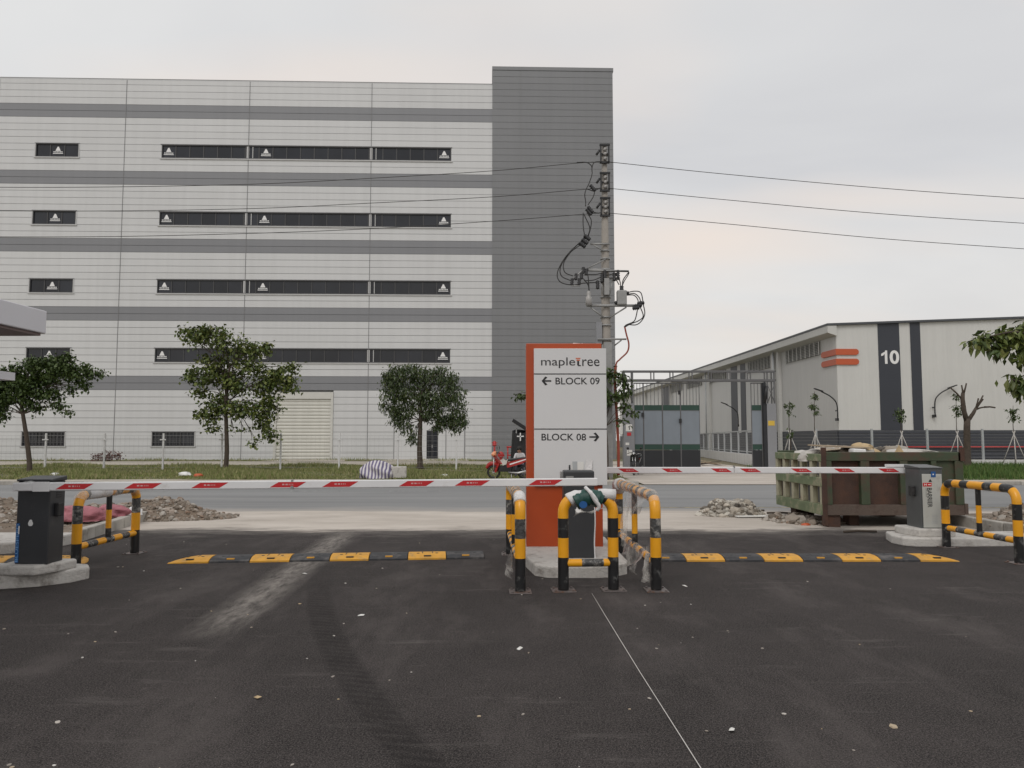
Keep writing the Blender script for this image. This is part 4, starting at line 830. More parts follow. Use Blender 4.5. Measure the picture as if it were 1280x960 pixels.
def person():
    t = thing('person', 'person in a pale shirt sitting low behind the red motorbike', 'person', (.33, 33.4, .09))
    J = {'pel':(0,.02,.50,.14,.11),'wai':(0,.0,.67,.13,.10),'che':(0,-.04,.87,.16,.11),'nk':(0,-.06,1.02,.055,.055),'hd':(-.01,-.09,1.11,.085,.09),'ht':(-.02,-.09,1.24,.075,.08),
         'sl':(-.17,-.05,.95,.06,.06),'el':(-.24,-.18,.70,.045,.045),'wl':(-.14,-.38,.63,.03,.03),'hl':(-.10,-.44,.62,.035,.02),'sr':(.17,-.05,.95,.06,.06),'er':(.25,-.16,.70,.045,.045),'wr':(.16,-.36,.63,.03,.03),'hr':(.12,-.42,.62,.035,.02),
         'tl':(-.10,-.03,.48,.085,.08),'kl':(-.15,-.42,.53,.06,.06),'al':(-.16,-.36,.07,.04,.04),'fl':(-.17,-.50,.035,.04,.03),'tr':(.10,-.03,.48,.085,.08),'kr':(.15,-.42,.53,.06,.06),'ar':(.16,-.36,.07,.04,.04),'fr':(.17,-.50,.035,.04,.03)}
    E_ = [('pel','wai'),('wai','che'),('che','nk'),('nk','hd'),('hd','ht'),('che','sl'),('sl','el'),('el','wl'),('wl','hl'),('che','sr'),('sr','er'),('er','wr'),('wr','hr'),('pel','tl'),('tl','kl'),('kl','al'),('al','fl'),('pel','tr'),('tr','kr'),('kr','ar'),('ar','fr')]
    ks = list(J); me = bpy.data.meshes.new('body'); me.from_pydata([J[k][:3] for k in ks], [(ks.index(a), ks.index(b)) for a, b in E_], [])
    o = link('body', me, t); sk = o.modifiers.new('skin', 'SKIN')
    for i, k in enumerate(ks): me.skin_vertices[0].data[i].radius = J[k][3:5]
    me.skin_vertices[0].data[0].use_root = True; ss = o.modifiers.new('sub', 'SUBSURF'); ss.levels = 2; ss.render_levels = 2
    bpy.context.view_layer.update(); dg = bpy.context.evaluated_depsgraph_get(); m2 = bpy.data.meshes.new_from_object(o.evaluated_get(dg)); o.modifiers.clear(); o.data = m2
    for m in ('shirt', 'skin', 'trousers'): m2.materials.append(G[m])
    for p in m2.polygons:
        c = p.center; p.use_smooth = True
        p.material_index = 1 if (c.z > 1.0 and abs(c.x) < .12) or (c.y < -.30 and c.z > .595) else (2 if c.z < .56 else 0)
    hm = MB(); hm.lathe([(.02,.115),(.07,.10),(.098,.05),(.102,0),(.095,-.06),(.07,-.08)][::-1], 12, M=Matrix.Translation((-.015,-.075,1.18))); hm.build('hair', G['hair'], t)
    MB().tube([(-.018,-.175,1.14),(-.018,-.20,1.105)], [.01,.016], 6).build('nose', G['skin'], t)
person()
# ------------------------------------------------------------------ fire hydrants by the factory
for x, y, h, lab in ((-1.25, 55, 1.5, 'slim red fire pipe with a round valve head by the tower corner'),):
    t = thing('fire_pipe', lab, 'fire pipe', (x, y, .03)); MB().tube([(0,0,0),(0,0,h)], .07, 9).build('riser', G['red_paint'], t); MB().lathe([(.05,0),(.16,.02),(.16,.1),(.1,.12),(.1,.3),(.05,.36)], 12, M=Matrix.Translation((0,0,h-.3))).build('valve_head', G['red_paint'], t); MB().box(-.2,.2,-.03,.03,h-.12,h-.05).build('hand_wheel', G['red_paint'], t)
t = thing('fire_hydrant', 'squat red fire hydrant behind the red motorbike', 'hydrant', (-.75, 52, .03)); MB().lathe([(.14,0),(.14,.05),(.09,.08),(.09,.42),(.18,.46),(.20,.62),(.18,.76),(.06,.84)], 12).build('barrel', G['red_paint'], t)
for s in (-1, 1): MB().tube([(0,0,.58),(s*.24,0,.58)], .06, 8).build('outlet', G['red_paint'], t)
t = thing('pipe_frame', 'red pipe frame standing beside the black tarpaulin', 'pipe frame', (-.15, 52, .03))
for s in (-.14, .14): MB().tube([(s,0,0),(s,0,1.15)], .05, 8).build('leg', G['red_paint'], t)
MB().tube([(-.22,0,1.15),(.3,0,1.15)], .06, 8).build('top_pipe', G['red_paint'], t); MB().tube([(-.14,0,.6),(.14,0,.6)], .04, 8).build('cross_pipe', G['red_paint'], t)
# ------------------------------------------------------------------ verge bits
def blob(name, rx, ry, rz, m, amp, seed, n=22, k=12, power=.6):
    """crumpled heap on the ground"""
    rg = random.Random(seed); ph = [(rg.uniform(0,6.28), rg.uniform(2,5), rg.uniform(0,6.28), rg.uniform(2,6)) for _ in range(5)]; vs = []; fs = []
    for j in range(k+1):
        t_ = j/k*PI/2
        for i in range(n):
            a = 2*PI*i/n; d = 1 + amp*sum(math.sin(a*round(p[1])+p[0]+t_*2)*math.cos(t_*p[3]+p[2]) for p in ph)/2.2 + rg.uniform(-amp, amp)*.25
            r_ = math.cos(t_)**power*d; vs.append((rx*r_*math.cos(a), ry*r_*math.sin(a), rz*math.sin(t_)*(1+amp*.5*math.sin(a*3+ph[0][0])*math.cos(t_)) - .02))
    for j in range(k):
        for i in range(n): fs.append((j*n+i, j*n+(i+1)%n, (j+1)*n+(i+1)%n, (j+1)*n+i))
    fs.append(tuple(k*n+i for i in range(n)))
    return MB().add(vs, fs, 0, True).build(name, m)
o = blob('covered_heap', .72, .6, .74, G['striped_tarp'], .20, 5, 40, 14, .85); o.location = (-5.6, 32.3, .08); tag(o, 'heap covered by a blue and white striped tarpaulin on the far kerb', 'covered heap')
o = bev(MB().box(-.3, .3, -.2, .2, -.02, .46, M=Matrix.Rotation(.1, 4, 'Z')).build('concrete_block', G['plinth']), .03); o.location = (-4.7, 32.2, .09); tag(o, 'rough grey concrete block beside the striped tarpaulin heap', 'concrete block')
t = thing('dry_shrub', 'low reddish-brown dry shrub before the left end of the factory', 'shrub', (-31.2, 59.2, .03)); crown('foliage', [(0,.35,1.1,.35),(.6,.45,.7,.4),(-.7,.3,.6,.25)], 700, .16, G['leaf_brown'], t, 71, clump=.12); MB().tube([(0,0,0),(.05,0,.4)], .04, 6).build('stem', G['bark'], t)
rg = random.Random(5)
for i, (x, y, s_, m, lab) in enumerate([(-13.6,33.5,.2,'orange_red','orange plastic scrap lying on the verge near the airy tree'),(-14.6,34.5,.26,'sticker_white','white plastic scrap lying on the verge under the airy tree'),(-20.3,34.3,.2,'sticker_white','white scrap in the verge grass between the two left trees'),(-2.9,33.2,.18,'sticker_white','white plastic scrap in the grass before the entrance tree')]):
    o = blob('scrap', s_, s_*.7, s_*.6, G[m], .25, 80+i, 12, 5); o.location = (x, y, .1); tag(o, lab, 'scrap')

bh = thing('brush_heap', 'low heap of grey boards and dry brush inside the gate', 'heap', (12.0, 50.0, .02))
rg = random.Random(12)
for i in range(16):
    a = rg.uniform(-.35, .35); x = rg.uniform(-1.0, 1.2); y = rg.uniform(-.4, .4); z = .06+.3*rg.random()*(1-abs(x)/1.6); l = rg.uniform(.5, 1.1)
    MB().box(-l, l, -.05, .05, -.02, .02, M=Matrix.Translation((x, y, z)) @ Matrix.Rotation(a, 4, 'Z') @ Matrix.Rotation(rg.uniform(-.15,.15), 4, 'Y')).build('board', G['board' if i % 3 else 'bark'], bh)
# ------------------------------------------------------------------ guard house (its roof corner reaches in at the left)
gh = thing('guard_house', 'white guard house roof slab with a dark soffit and a small lower canopy', 'guard house', (-5.5, 9.0, 0), R(-1.5))
bev(MB().box(-4.2, 0, -5.0, 0, 2.90, 3.17).build('roof', G['canopy_white'], gh), .012)
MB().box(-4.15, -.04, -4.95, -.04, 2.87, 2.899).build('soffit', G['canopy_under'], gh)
MB().box(-1.9, -.28, -.62, -.10, 2.34, 2.43).build('lower_canopy', G['canopy_white'], gh)
MB().box(-3.8, -1.0, -4.4, -.75, 0, 2.869).build('wall', G['canopy_white'], gh)
MB().box(-3.4, -1.4, -.748, -.70, 1.0, 2.1).build('window', G['glass'], gh)

# ------------------------------------------------------------------ kerbed islands with rubble
def rubble(name, label, cx, cy, rx, ry, h, n, seed, m='rubble', soil='soil', size=.09, z0=0.):
    rg = random.Random(seed); mb = MB(); nx = 40; vs = []
    ph = [rg.uniform(0, 6) for _ in range(4)]
    H_ = lambda u, v: max(0, 1-(u*u+v*v))**.8*h*(1+.25*math.sin(u*5+ph[0])+.2*math.sin(v*6+ph[1]+u*3)) - .02
    for j in range(nx+1):
        for i in range(nx+1):
            u = -1.05+2.1*i/nx; v = -1.05+2.1*j/nx; vs.append((cx+u*rx, cy+v*ry, z0+H_(u, v)+rg.uniform(-.015,.015)))
    mb.add(vs, [(j*(nx+1)+i, j*(nx+1)+i+1, (j+1)*(nx+1)+i+1, (j+1)*(nx+1)+i) for j in range(nx) for i in range(nx)])
    for _ in range(n):
        a = rg.uniform(0, 2*PI); r_ = math.sqrt(rg.random())*1.08; u, v = r_*math.cos(a), r_*math.sin(a); s_ = size*rg.choice([.3,.35,.4,.45,.5,.6,.8,1.0,1.7])*rg.uniform(.7, 1.2)
        mb.rock((cx+u*rx, cy+v*ry, z0+max(0, H_(u, v))+s_*.15), s_, 1, rng=rg)
    return tag(mb.build(name, [G[soil], G[m]]), label, 'rubble', kind='stuff')
islL = struct(MB().prism([(-15,11.25),(-7.35,11.25),(-7.05,11.5),(-7.0,12.0),(-7.0,12.5),(-15,12.5)], -.02, .17).build('pavement_slab', G['plinth'])); bev(islL, .03)
struct(MB().prism([(-15,12.5),(-7.25,12.5),(-7.72,16.1),(-15,16.1)], -.02, .12).build('island_fill', G['soil']))
kerb_row('kerb_island_left', (-7.0, 12.55, 0), (-7.55, 16.1, 0), .75, .16, .19, G['kerb'], 3)
rubble('rubble_left', 'brown soil and broken stone heaped behind the left kerb', -10.6, 14.5, 2.75, 1.5, .38, 3600, 21, z0=.1, size=.042)
rubble('rubble_left', 'grey-brown stone spill running off the left kerb end onto the pale concrete', -8.0, 16.6, 1.95, .85, .32, 3000, 22, size=.04)
struct(MB().prism([(8.85,10.4),(17,10.4),(17,16.4),(8.75,16.2)], -.02, .12).build('island_fill', G['soil']))
kerb_row('kerb_island_right', (8.62, 16.2, 0), (8.72, 10.4, 0), .8, .16, .2, G['kerb'], 4)
rubble('rubble_right', 'brown rubble and soil heaped behind the right kerb', 11.3, 14.0, 2.45, 2.0, .52, 3600, 23, z0=.1, size=.045)
o = bev(MB().box(-.34, .34, -.2, .2, 0, .10, M=Matrix.Rotation(.5, 4, 'Z') @ Matrix.Rotation(.25, 4, 'Y')).build('stone_slab', G['plinth']), .03); o.location = (9.75, 12.9, .34); tag(o, 'pale broken slab lying on the right rubble heap', 'stone slab')
for i, (x, y, rx, ry, rz, rot, lab) in enumerate([(-8.0,14.3,.50,.26,.24,.15,'larger crumpled pink sack on the left soil heap'),(-7.75,15.0,.34,.22,.20,-.2,'smaller pink sack slumped against the kerb stones'),(-9.7,14.1,.5,.25,.16,.1,'flat faded pink sack on the soil beside the left barrier cabinet')]):
    o = blob('sack', rx, ry, rz, G['pink_sack'], .26, 90+i, 34, 12); o.location = (x, y, .22); o.rotation_euler = (.1, .05, rot); tag(o, lab, 'sack')
o = blob('white_scrap', .14, .1, .16, G['sticker_white'], .3, 99, 12, 6); o.location = (-7.45, 15.3, .2); tag(o, 'torn white paper lying beside the pink sacks', 'scrap')
rubble('plaster_heap', 'pale heap of plaster rags and broken rubble on the concrete apron', 4.82, 17.1, .66, .42, .30, 2300, 24, 'pale_rubble', 'pale_rubble', .055)
o = MB().box(-.42, .42, -.12, .12, 0, .02, M=Matrix.Rotation(.08, 4, 'Z')).build('board_scrap', G['paper']); o.location = (5.2, 16.62, .015); tag(o, 'thin white board lying against the pale plaster heap', 'board')
rubble('skip_spill', 'brown twigs and crumbs spilled under the skip corner', 6.0, 16.0, .75, .9, .05, 240, 25, 'rubble', 'soil', .07)

# ------------------------------------------------------------------ skip
sk = thing('skip_container', 'rusty green ribbed steel skip filled with building waste', 'skip', (5.95, 14.75, 0))
SW, SD, Z0, Z1 = 2.66, 2.55, .24, 1.42
MB().box(.05, SW-.05, .08, .12, Z0, Z1-.06).box(.05, SW-.05, SD-.12, SD-.08, Z0, Z1-.06).box(SW-.12, SW-.08, .1, SD-.1, Z0, Z1-.06).build('side_sheet', G['rust'], sk)
bf = MB().box(.05, SW-.05, .1, SD-.1, Z0, Z0+.06).build('floor_plate', G['rust'], sk)
bev(MB().box(0, SW, -.03, .10, Z1-.17, Z1).build('top_rail', G['skip_green'], sk), .01)
bev(MB().box(0, SW, -.02, .10, Z0-.02, Z0+.18).build('bottom_rail', G['rust_rail'], sk), .01)
for x, wd, m in ((0,.15,'skip_green'),(.70,.17,'skip_green'),(1.45,.15,'skip_green'),(2.05,.10,'skip_green'),(SW-.16,.16,'skip_green')):
    bev(MB().box(x, x+wd, -.025, .10, Z0+.18, Z1-.17).build('rib', G[m], sk), .008)
MB().box(2.15, SW-.16, .03, .079, Z0+.18, Z1-.17).build('green_sheet', G['skip_green'], sk)
MB().box(1.6, 2.05, .04, .079, Z0+.55, Z1-.17).build('green_sheet', G['skip_green'], sk)
# left end: pale open lattice of rails and posts over a sheet
MB().box(.06, .10, .12, SD-.1, Z0, Z1-.1).build('end_sheet', G['skip_pale'], sk)
for z, h_ in ((Z0-.02,.20),(Z0+.52,.17),(Z1-.18,.14)): bev(MB().box(-.05, .06, .0, SD, z, z+h_).build('end_rail', G['skip_rail'], sk), .01)
for y in (.0, .48, 1.0, 1.5, 2.0, SD-.1): bev(MB().box(-.035, .058, y, y+.13, Z0+.18, Z1-.18).build('end_post', G['skip_pale'], sk), .008)
for y in (.25, .75, 1.25, 1.75, 2.2):
    for a, b in ((Z0+.2, Z0+.5), (Z0+.72, Z1-.2)): MB().box(.03, .057, y, y+.13, a, b).build('slot', G['dark_frame'], sk)
bev(MB().box(SW-.1, SW+.02, -.03, SD, Z1-.17, Z1).box(0, SW, SD-.1, SD, Z1-.17, Z1).build('rear_rail', G['skip_green'], sk), .01)
for x, y in ((-.04, -.05), (SW-.06, -.05)): MB().box(x, x+.08, y, y+.07, Z0-.2 if x < 0 else Z1-.17, Z1+.09).build('corner_post', G['rust'], sk)
MB().box(SW, SW+.06, -.03, SD, Z0, Z0+.2).build('side_rail', G['rust_rail'], sk)
for a in ((.06,.30,.02,.3),(.6,.78,.3,.6),(SW-.5,SW-.25,.4,.7),(.2,.6,SD-.5,SD-.2),(SW-.6,SW-.3,SD-.5,SD-.2)): MB().box(*a, 0, Z0-.02).build('runner', G['rust'], sk)
MB().box(.1, SW-.14, .13, SD-.14, Z1-.3, Z1-.14).build('waste_fill', G['soil'], sk)
def onskip(o, x, y, z, rot, lab, cat): o.location = (5.95+x, 14.75+y, z); o.rotation_euler = rot; tag(o, lab, cat)
ZT = Z1-.14
onskip(MB().box(-.5,.5,-.3,.3,0,.025).build('wooden_board', G['board']), .52, .5, Z1+.09, (.03,.04,.05), 'flat brown board lying across the skip corner', 'board')
onskip(MB().box(-.4,.4,-.2,.2,0,.02).build('wooden_board', G['board']), .72, .9, Z1+.03, (.06,-.08,-.3), 'second brown board lying lower behind the tan sack', 'board')
onskip(blob('sack', .26, .24, .25, G['tan_sack'], .42, 101, 34, 14, .9), 1.0, .6, ZT+.08, (0,.15,.3), 'bulging tan sack on top of the skip', 'sack')
onskip(blob('sack', .30, .22, .24, G['tan_sack'], .26, 102, 30), 1.30, .85, ZT-.02, (0,.2,.5), 'slumped tan sack leaning on the bulging one', 'sack')
onskip(bev(MB().box(-.13,.13,-.1,.1,0,.17).build('foam_block', G['sticker_white']), .02), .73, .18, ZT+.03, (0,.06,.12), 'white foam block at the skip front rim', 'foam block')
onskip(blob('plastic_sheet', .62, .35, .20, G['pale_sack'], .30, 103, 36), 1.95, .5, ZT+.01, (0,0,0), 'long crumpled white plastic sheet over the skip waste', 'plastic sheet')
onskip(blob('plastic_sheet', .22, .26, .17, G['pale_sack'], .34, 104), .10, .8, ZT+.02, (.1,-.25,.2), 'white plastic sheet spilling over the skip end', 'plastic sheet')
onskip(blob('plastic_sheet', .2, .22, .14, G['pale_sack'], .2, 105), .16, 1.5, ZT+.03, (.1,-.1,.2), 'small pale plastic bundle by the skip end posts', 'plastic sheet')
onskip(MB().add([(-.14,0,0),(.12,0,0),(.0,.02,.2),(0,.12,.02)], [(0,1,2),(1,3,2),(3,0,2)]).build('cardboard_piece', G['tan_sack']), 1.62, .3, ZT+.08, (0,0,.1), 'pointed cardboard piece sticking up from the skip', 'cardboard')
rb = rubble('skip_waste', 'mixed brown and white building waste heaped in the skip', 5.95+SW/2, 14.75+SD/2, SW/2-.2, SD/2-.2, .14, 420, 26, 'pale_rubble', 'soil', .11, ZT)
for i, (x, y, rot, lab) in enumerate(((5.55,17.9,.3,'thin dark stick on the pale concrete behind the plaster heap'),(6.0,17.3,-.3,'thin dark stick lying beside the skip end'),(6.2,13.85,.1,'thin dark stick on the asphalt edge before the skip corner'),(7.6,13.6,.05,'thin dark stick lying before the skip front by the cabinet plinth'))):
    o = MB().tube([(-.3,0,.02),(0,.05,.03),(.32,0,.02)], .022, 5).build('twig', G['bark']); o.location = (x, y, 0); o.rotation_euler = (0,0,rot); tag(o, lab, 'stick', 'sticks near the skip')
o = blob('orange_scrap', .09, .06, .06, G['orange_red'], .3, 107, 10, 5); o.location = (5.72, 15.1, .0); tag(o, 'small orange rag on the ground before the skip corner', 'scrap')
def film_sheet(name, corners, nu, nv, amp, seed, parent=None):
    """hanging crumpled clear film between four corners"""
    rg = random.Random(seed); a, b, c_, d = [Vector(p) for p in corners]; vs = []; ph = [rg.uniform(0,6) for _ in range(3)]
    for j in range(nv+1):
        for i in range(nu+1):
            u, v = i/nu, j/nv; p = a.lerp(b, u).lerp(d.lerp(c_, u), v); p += Vector((math.sin(u*9+v*4+ph[0]), math.sin(u*7-v*5+ph[1])*1.6, math.sin(u*11+ph[2])*.8))*amp*(.3+v)*.8 + Vector((rg.uniform(-1,1), rg.uniform(-1,1), rg.uniform(-.6,.6)))*amp*.22; vs.append(p)
    return MB().add(vs, [(j*(nu+1)+i, j*(nu+1)+i+1, (j+1)*(nu+1)+i+1, (j+1)*(nu+1)+i) for j in range(nv) for i in range(nu)], 0, True).build(name, G['film'], parent)

# ------------------------------------------------------------------ barrier gates
def rounded_slab(poly, z0, z1, name, m, parent=None, b=.03):
    return bev(MB().prism(poly, z0, z1).build(name, m, parent), b, 3)
# left cabinet on its two-step plinth
pn = thing('cabinet_plinth', 'two-step concrete plinth under the dark barrier cabinet', 'plinth', (0,0,0))
rounded_slab([(-8.0,8.62),(-6.4,8.55),(-5.75,8.62),(-5.35,8.80),(-5.12,9.05),(-5.05,9.32),(-5.15,9.48),(-5.5,9.55),(-8.0,9.6)], -.02, .15, 'base_slab', G['plinth'], pn)
rounded_slab([(-5.78,8.66),(-5.3,8.66),(-5.16,9.0),(-5.14,9.22),(-5.78,9.22)], .14, .255, 'upper_slab', G['plinth'], pn)
LC = thing('barrier_cabinet', 'dark grey barrier cabinet with a blue vertical strip and a white drop sticker', 'barrier', (-5.61, 8.78, .25))
bev(MB().box(0, .37, 0, .30, 0, .93).build('body', G['cabinet_dark'], LC), .012, 3)
bev(MB().add([(-.012,-.012,.93),(.382,-.012,.93),(.382,.312,.93),(-.012,.312,.93),(-.012,-.012,.955),(.382,-.012,.955),(.382,.312,.985),(-.012,.312,.985)], [(0,1,5,4),(1,2,6,5),(2,3,7,6),(3,0,4,7),(4,5,6,7),(3,2,1,0)]).build('lid', G['cabinet_dark'], LC), .01)
MB().box(.004, .045, -.004, -.001, .02, .46).build('blue_strip', G['blue'], LC); text('strip_lettering', 'BLUESPEED', .010, .040, .03, .45, -.006, G['blue_light'], LC, rot=-1)
MB().box(.032, .045, -.007, -.0045, .34, .43).build('small_print', G['sticker_white'], LC)
def drop(cx, cz, y, s):
    prof = [(0,-.5),(.3,-.45),(.45,-.2),(.45,.1),(.32,.3),(.28,.55),(.1,.68),(-.1,.66),(-.25,.5),(-.34,.3),(-.45,.05),(-.42,-.25),(-.28,-.45)]
    return MB().add([(cx+a*s, y, cz+b*s) for a, b in prof], [tuple(range(len(prof)))])
drop(.165, .46, -.004, .062).build('lock_sticker', G['sticker_white'], LC)
bev(MB().box(.371, .42, .09, .20, .53, .68).build('photocell', G['rubber_black'], LC), .01)
vm = MB()
for k in range(5): vm.box(.371, .374, .12, .22, .74+k*.025, .75+k*.025)
vm.build('vent_slot', G['ink'], LC)
MB().tube([(.165,-.12,.89),(.165,.02,.89)], .05, 14).build('boom_axle', G['galv'], LC)
bm = thing('barrier_boom', 'long white boom arm with red reflectors reaching from the dark cabinet to the sign', 'barrier arm', (-5.565, 8.63, 1.128), R(4.6))
BL = 6.60; SLP = .0042
Mb = Matrix.Rotation(-SLP*1.0, 4, 'Y')
bev(MB().box(0, 3.05, -.022, .022, -.047, .047, M=Mb).build('boom', G['boom_white'], bm), .012, 3); bev(MB().box(3.058, BL, -.021, .021, -.046, .046, M=Mb).build('boom', G['boom_white'], bm), .012, 3)
MB().box(3.04, 3.07, -.03, .026, -.055, -.015, M=Mb).box(3.045, 3.065, -.028, .026, .04, .056, M=Mb).build('joint_clip', G['galv'], bm)
bev(MB().box(.22, .40, -.030, -.0225, -.053, .056).build('clamp', G['boom_white'], bm), .008)
def reflect(parent, x0, z, y, d, M, ln=.31, name='reflector'):
    s = .05*d; o = MB().add([(x0-s,y,z-.03),(x0+ln-s,y,z-.03),(x0+ln+s,y,z+.03),(x0+s,y,z+.03)], [(0,1,2,3)], M=M).build(name, G['red_sticker'], parent)
    lt = MB(); xx = x0+.09
    for wd in (.026,.026,.008,.008,.008): lt.add([(xx,y-.002,z-.006),(xx+wd,y-.002,z-.006),(xx+wd,y-.002,z+.010),(xx,y-.002,z+.010)], [(0,1,2,3)], M=M); xx += wd+.012
    lt.build('print', G['pale_print'], o)
def boom_x(px):                                            # along-boom distance for a photograph column
    u = (px-640)/960; c_, s_ = math.cos(R(4.6)), math.sin(R(4.6)); return (u*8.63*1.0+5.565)/(c_-u*s_)
for px in (78, 163, 246, 343, 408, 503, 572, 663): reflect(bm, boom_x(px)+.02, 0, -.0235, 1, Mb)
# centre island, sign and cabinet
ci = struct(rounded_slab([(.28,9.5),(.42,9.36),(1.0,9.34),(1.22,9.40),(1.42,9.62),(1.46,9.9),(1.46,12.2),(.10,12.2),(.14,10.4)], -.02, .14, 'centre_island', G['plinth'], None, .025))
SG = thing('totem_sign', 'tall orange totem sign with a white direction panel on the centre island', 'sign', (0, 11.05, .135))
bev(MB().box(.205, 1.295, .0, .40, 0, 2.91).build('orange_body', G['sign_orange'], SG), .008)
pnl = bev(MB().box(.315, 1.355, -.055, -.002, .875, 2.83).build('white_panel', G['sign_white'], SG), .004)
def SX(px): return (px-640)/960*11.0
def SZ(py): return at(640, py, 11.0).z - .135
for y_ in (467.5, 536.3): MB().box(.316, 1.354, -.0575, -.0551, SZ(y_)-.007, SZ(y_)+.007).build('rule_line', G['ink'], pnl)
yT = -.058
text('lettering', 'maple', SX(676.5), SX(719.3), SZ(460.2), SZ(446.8), yT, G['ink'], pnl, bold=.0)
text('lettering', 'ree', SX(728.2), SX(749.8), SZ(457.7), SZ(449.3), yT, G['ink'], pnl, bold=.0)
xt = SX(723.0); MB().add([(xt-.014,yT,SZ(456)),(xt+.014,yT,SZ(456)),(xt+.014,yT,SZ(451.2)),(xt-.014,yT,SZ(451.2))], [(0,1,2,3)]).add([(xt-.014,yT,SZ(456)),(xt+.0,yT,SZ(457.7)),(xt+.04,yT,SZ(457.7)),(xt+.04,yT,SZ(456.5)),(xt+.014,yT,SZ(456.2))], [(0,1,2,3,4)]).build('lettering', G['ink'], pnl)
MB().add([(xt-.033,yT,SZ(448.6)),(xt+.033,yT,SZ(448.6)),(xt+.033,yT,SZ(447.4)),(xt-.033,yT,SZ(447.4))], [(0,1,2,3)]).add([(xt-.024,yT,SZ(450.9)),(xt+.024,yT,SZ(450.9)),(xt+.024,yT,SZ(449.5)),(xt-.024,yT,SZ(449.5))], [(0,1,2,3)]).build('logo_bars', G['ink_orange'], pnl)
text('lettering', 'BLOCK 09', SX(694.5), SX(749.8), SZ(480.6), SZ(472.0), yT, G['ink'], pnl, bold=.008)
text('lettering', 'BLOCK 08', SX(676.8), SX(732.3), SZ(550.6), SZ(542.0), yT, G['ink'], pnl, bold=.008)
def arrow(px0, px1, py, d, pnl):
    x0, x1, z = SX(px0), SX(px1), SZ(py); tipx, tailx = (x0, x1) if d < 0 else (x1, x0); s = -d; h = .052; t_ = .011; mb = MB()
    mb.add([(tipx+s*.012,yT,z-t_),(tailx,yT,z-t_),(tailx,yT,z+t_),(tipx+s*.012,yT,z+t_)], [(0,1,2,3)])
    for k in (-1, 1): mb.add([(tipx,yT-.0005,z),(tipx+s*.032,yT-.0005,z),(tipx+s*(h+.030),yT-.0005,z+k*h),(tipx+s*h*.98,yT-.0005,z+k*(h+.012))], [(0,1,2,3)])
    mb.build('arrow', G['ink'], pnl)
arrow(677.2, 689.2, 476.2, -1, pnl); arrow(736.4, 748.8, 546.2, 1, pnl)
pp = MB().box(.85, 1.02, -.061, -.0575, 1.04, 1.2).add([(.86,-.063,1.04),(.93,-.063,1.04),(.93,-.063,1.21),(.86,-.063,1.21)], [(0,1,2,3)], 1).build('photo_notice', [G['paper'], G['post_grey']], pnl)
MB().add([(1.02,-.07,1.06),(1.13,-.09,1.07),(1.15,-.065,1.24),(1.06,-.062,1.24)], [(0,1,2,3)]).build('curled_paper', G['cloth_white'], pnl)
MB().box(.81, .83, -.066, -.0575, 1.05, 1.16).build('black_clip', G['ink'], pnl)
o = MB().box(-.05,.06,-.03,.03,0,.012, M=Matrix.Rotation(.08,4,'Y')).box(.075,.09,-.02,.02,0,.012).build('white_offcut', G['sticker_white']); o.location = (.94, 11.15, 3.047); tag(o, 'small white plastic offcut lying on top of the orange sign', 'scrap')
CC = thing('centre_cabinet', 'slim dark cabinet with a white drop sticker standing before the orange sign', 'barrier', (.665, 9.98, .135))
bev(MB().box(0, .40, 0, .30, 0, 1.12).build('body', G['cabinet_dark'], CC), .025, 4)
MB().box(-.03, -.001, .05, .25, .95, 1.1).build('side_bracket', G['galv'], CC)
drop(.19, .62, -.004, .075).build('lock_sticker', G['sticker_white'], CC)
MB().box(.03, .13, -.012, -.001, 1.015, 1.05).build('slot_plate', G['galv'], CC)
cord = MB().tube(bez([(.36,-.35,.72),(.365,-.37,.5),(.355,-.36,.25),(.36,-.37,.02),(.33,-.40,-.10)], 5), .008, 6).build('loose_cord', G['boom_white'], CC)
# right cabinet
pr2 = thing('cabinet_plinth', 'two-step concrete plinth under the grey cabinet marked BARRIER', 'plinth', (0,0,0))
rounded_slab([(6.1,12.5),(6.13,12.2),(6.28,12.08),(6.6,12.06),(7.6,12.1),(8.4,12.2),(8.4,13.0),(6.25,13.0)], -.02, .13, 'base_slab', G['plinth'], pr2)
rounded_slab([(6.4,12.2),(6.98,12.2),(6.98,12.85),(6.32,12.85),(6.32,12.5)], .12, .255, 'upper_slab', G['plinth'], pr2)
RC = thing('barrier_cabinet', 'grey barrier cabinet with a pale panel marked BARRIER before the skip', 'barrier', (6.49, 12.3, .25))
bev(MB().box(0, .36, 0, .46, 0, .94).build('body', G['cabinet_grey'], RC), .012, 3)
bev(MB().add([(-.01,-.01,.94),(.37,-.01,.94),(.37,.47,.94),(-.01,.47,.94),(-.01,-.01,.965),(.37,-.01,.965),(.37,.47,1.0),(-.01,.47,1.0)], [(0,1,5,4),(1,2,6,5),(2,3,7,6),(3,0,4,7),(4,5,6,7),(3,2,1,0)]).build('lid', G['cabinet_grey'], RC), .01)
fp = bev(MB().box(.028, .342, -.016, -.001, .015, .86).build('front_panel', G['cabinet_panel'], RC), .006)
yq = -.018
MB().box(.17, .245, -.020, -.0165, .81, .90).build('blue_sticker', G['blue'], fp); MB().box(.195, .215, -.022, -.0205, .845, .865).build('sticker_mark', G['sticker_white'], fp)
MB().add([(.125,yq,.735),(.185,yq,.735),(.155,yq,.785)], [(0,1,2)]).build('triangle_mark', G['ink'], fp)
MB().box(.035, .175, -.0185, -.0165, .665, .722).build('red_mark', G['red_sticker'], fp); text('logo_letter', 'H', .055, .095, .678, .710, -.020, G['sticker_white'], fp, bold=.02); MB().box(.115, .165, -.0205, -.019, .688, .698).build('logo_dash', G['sticker_white'], fp)
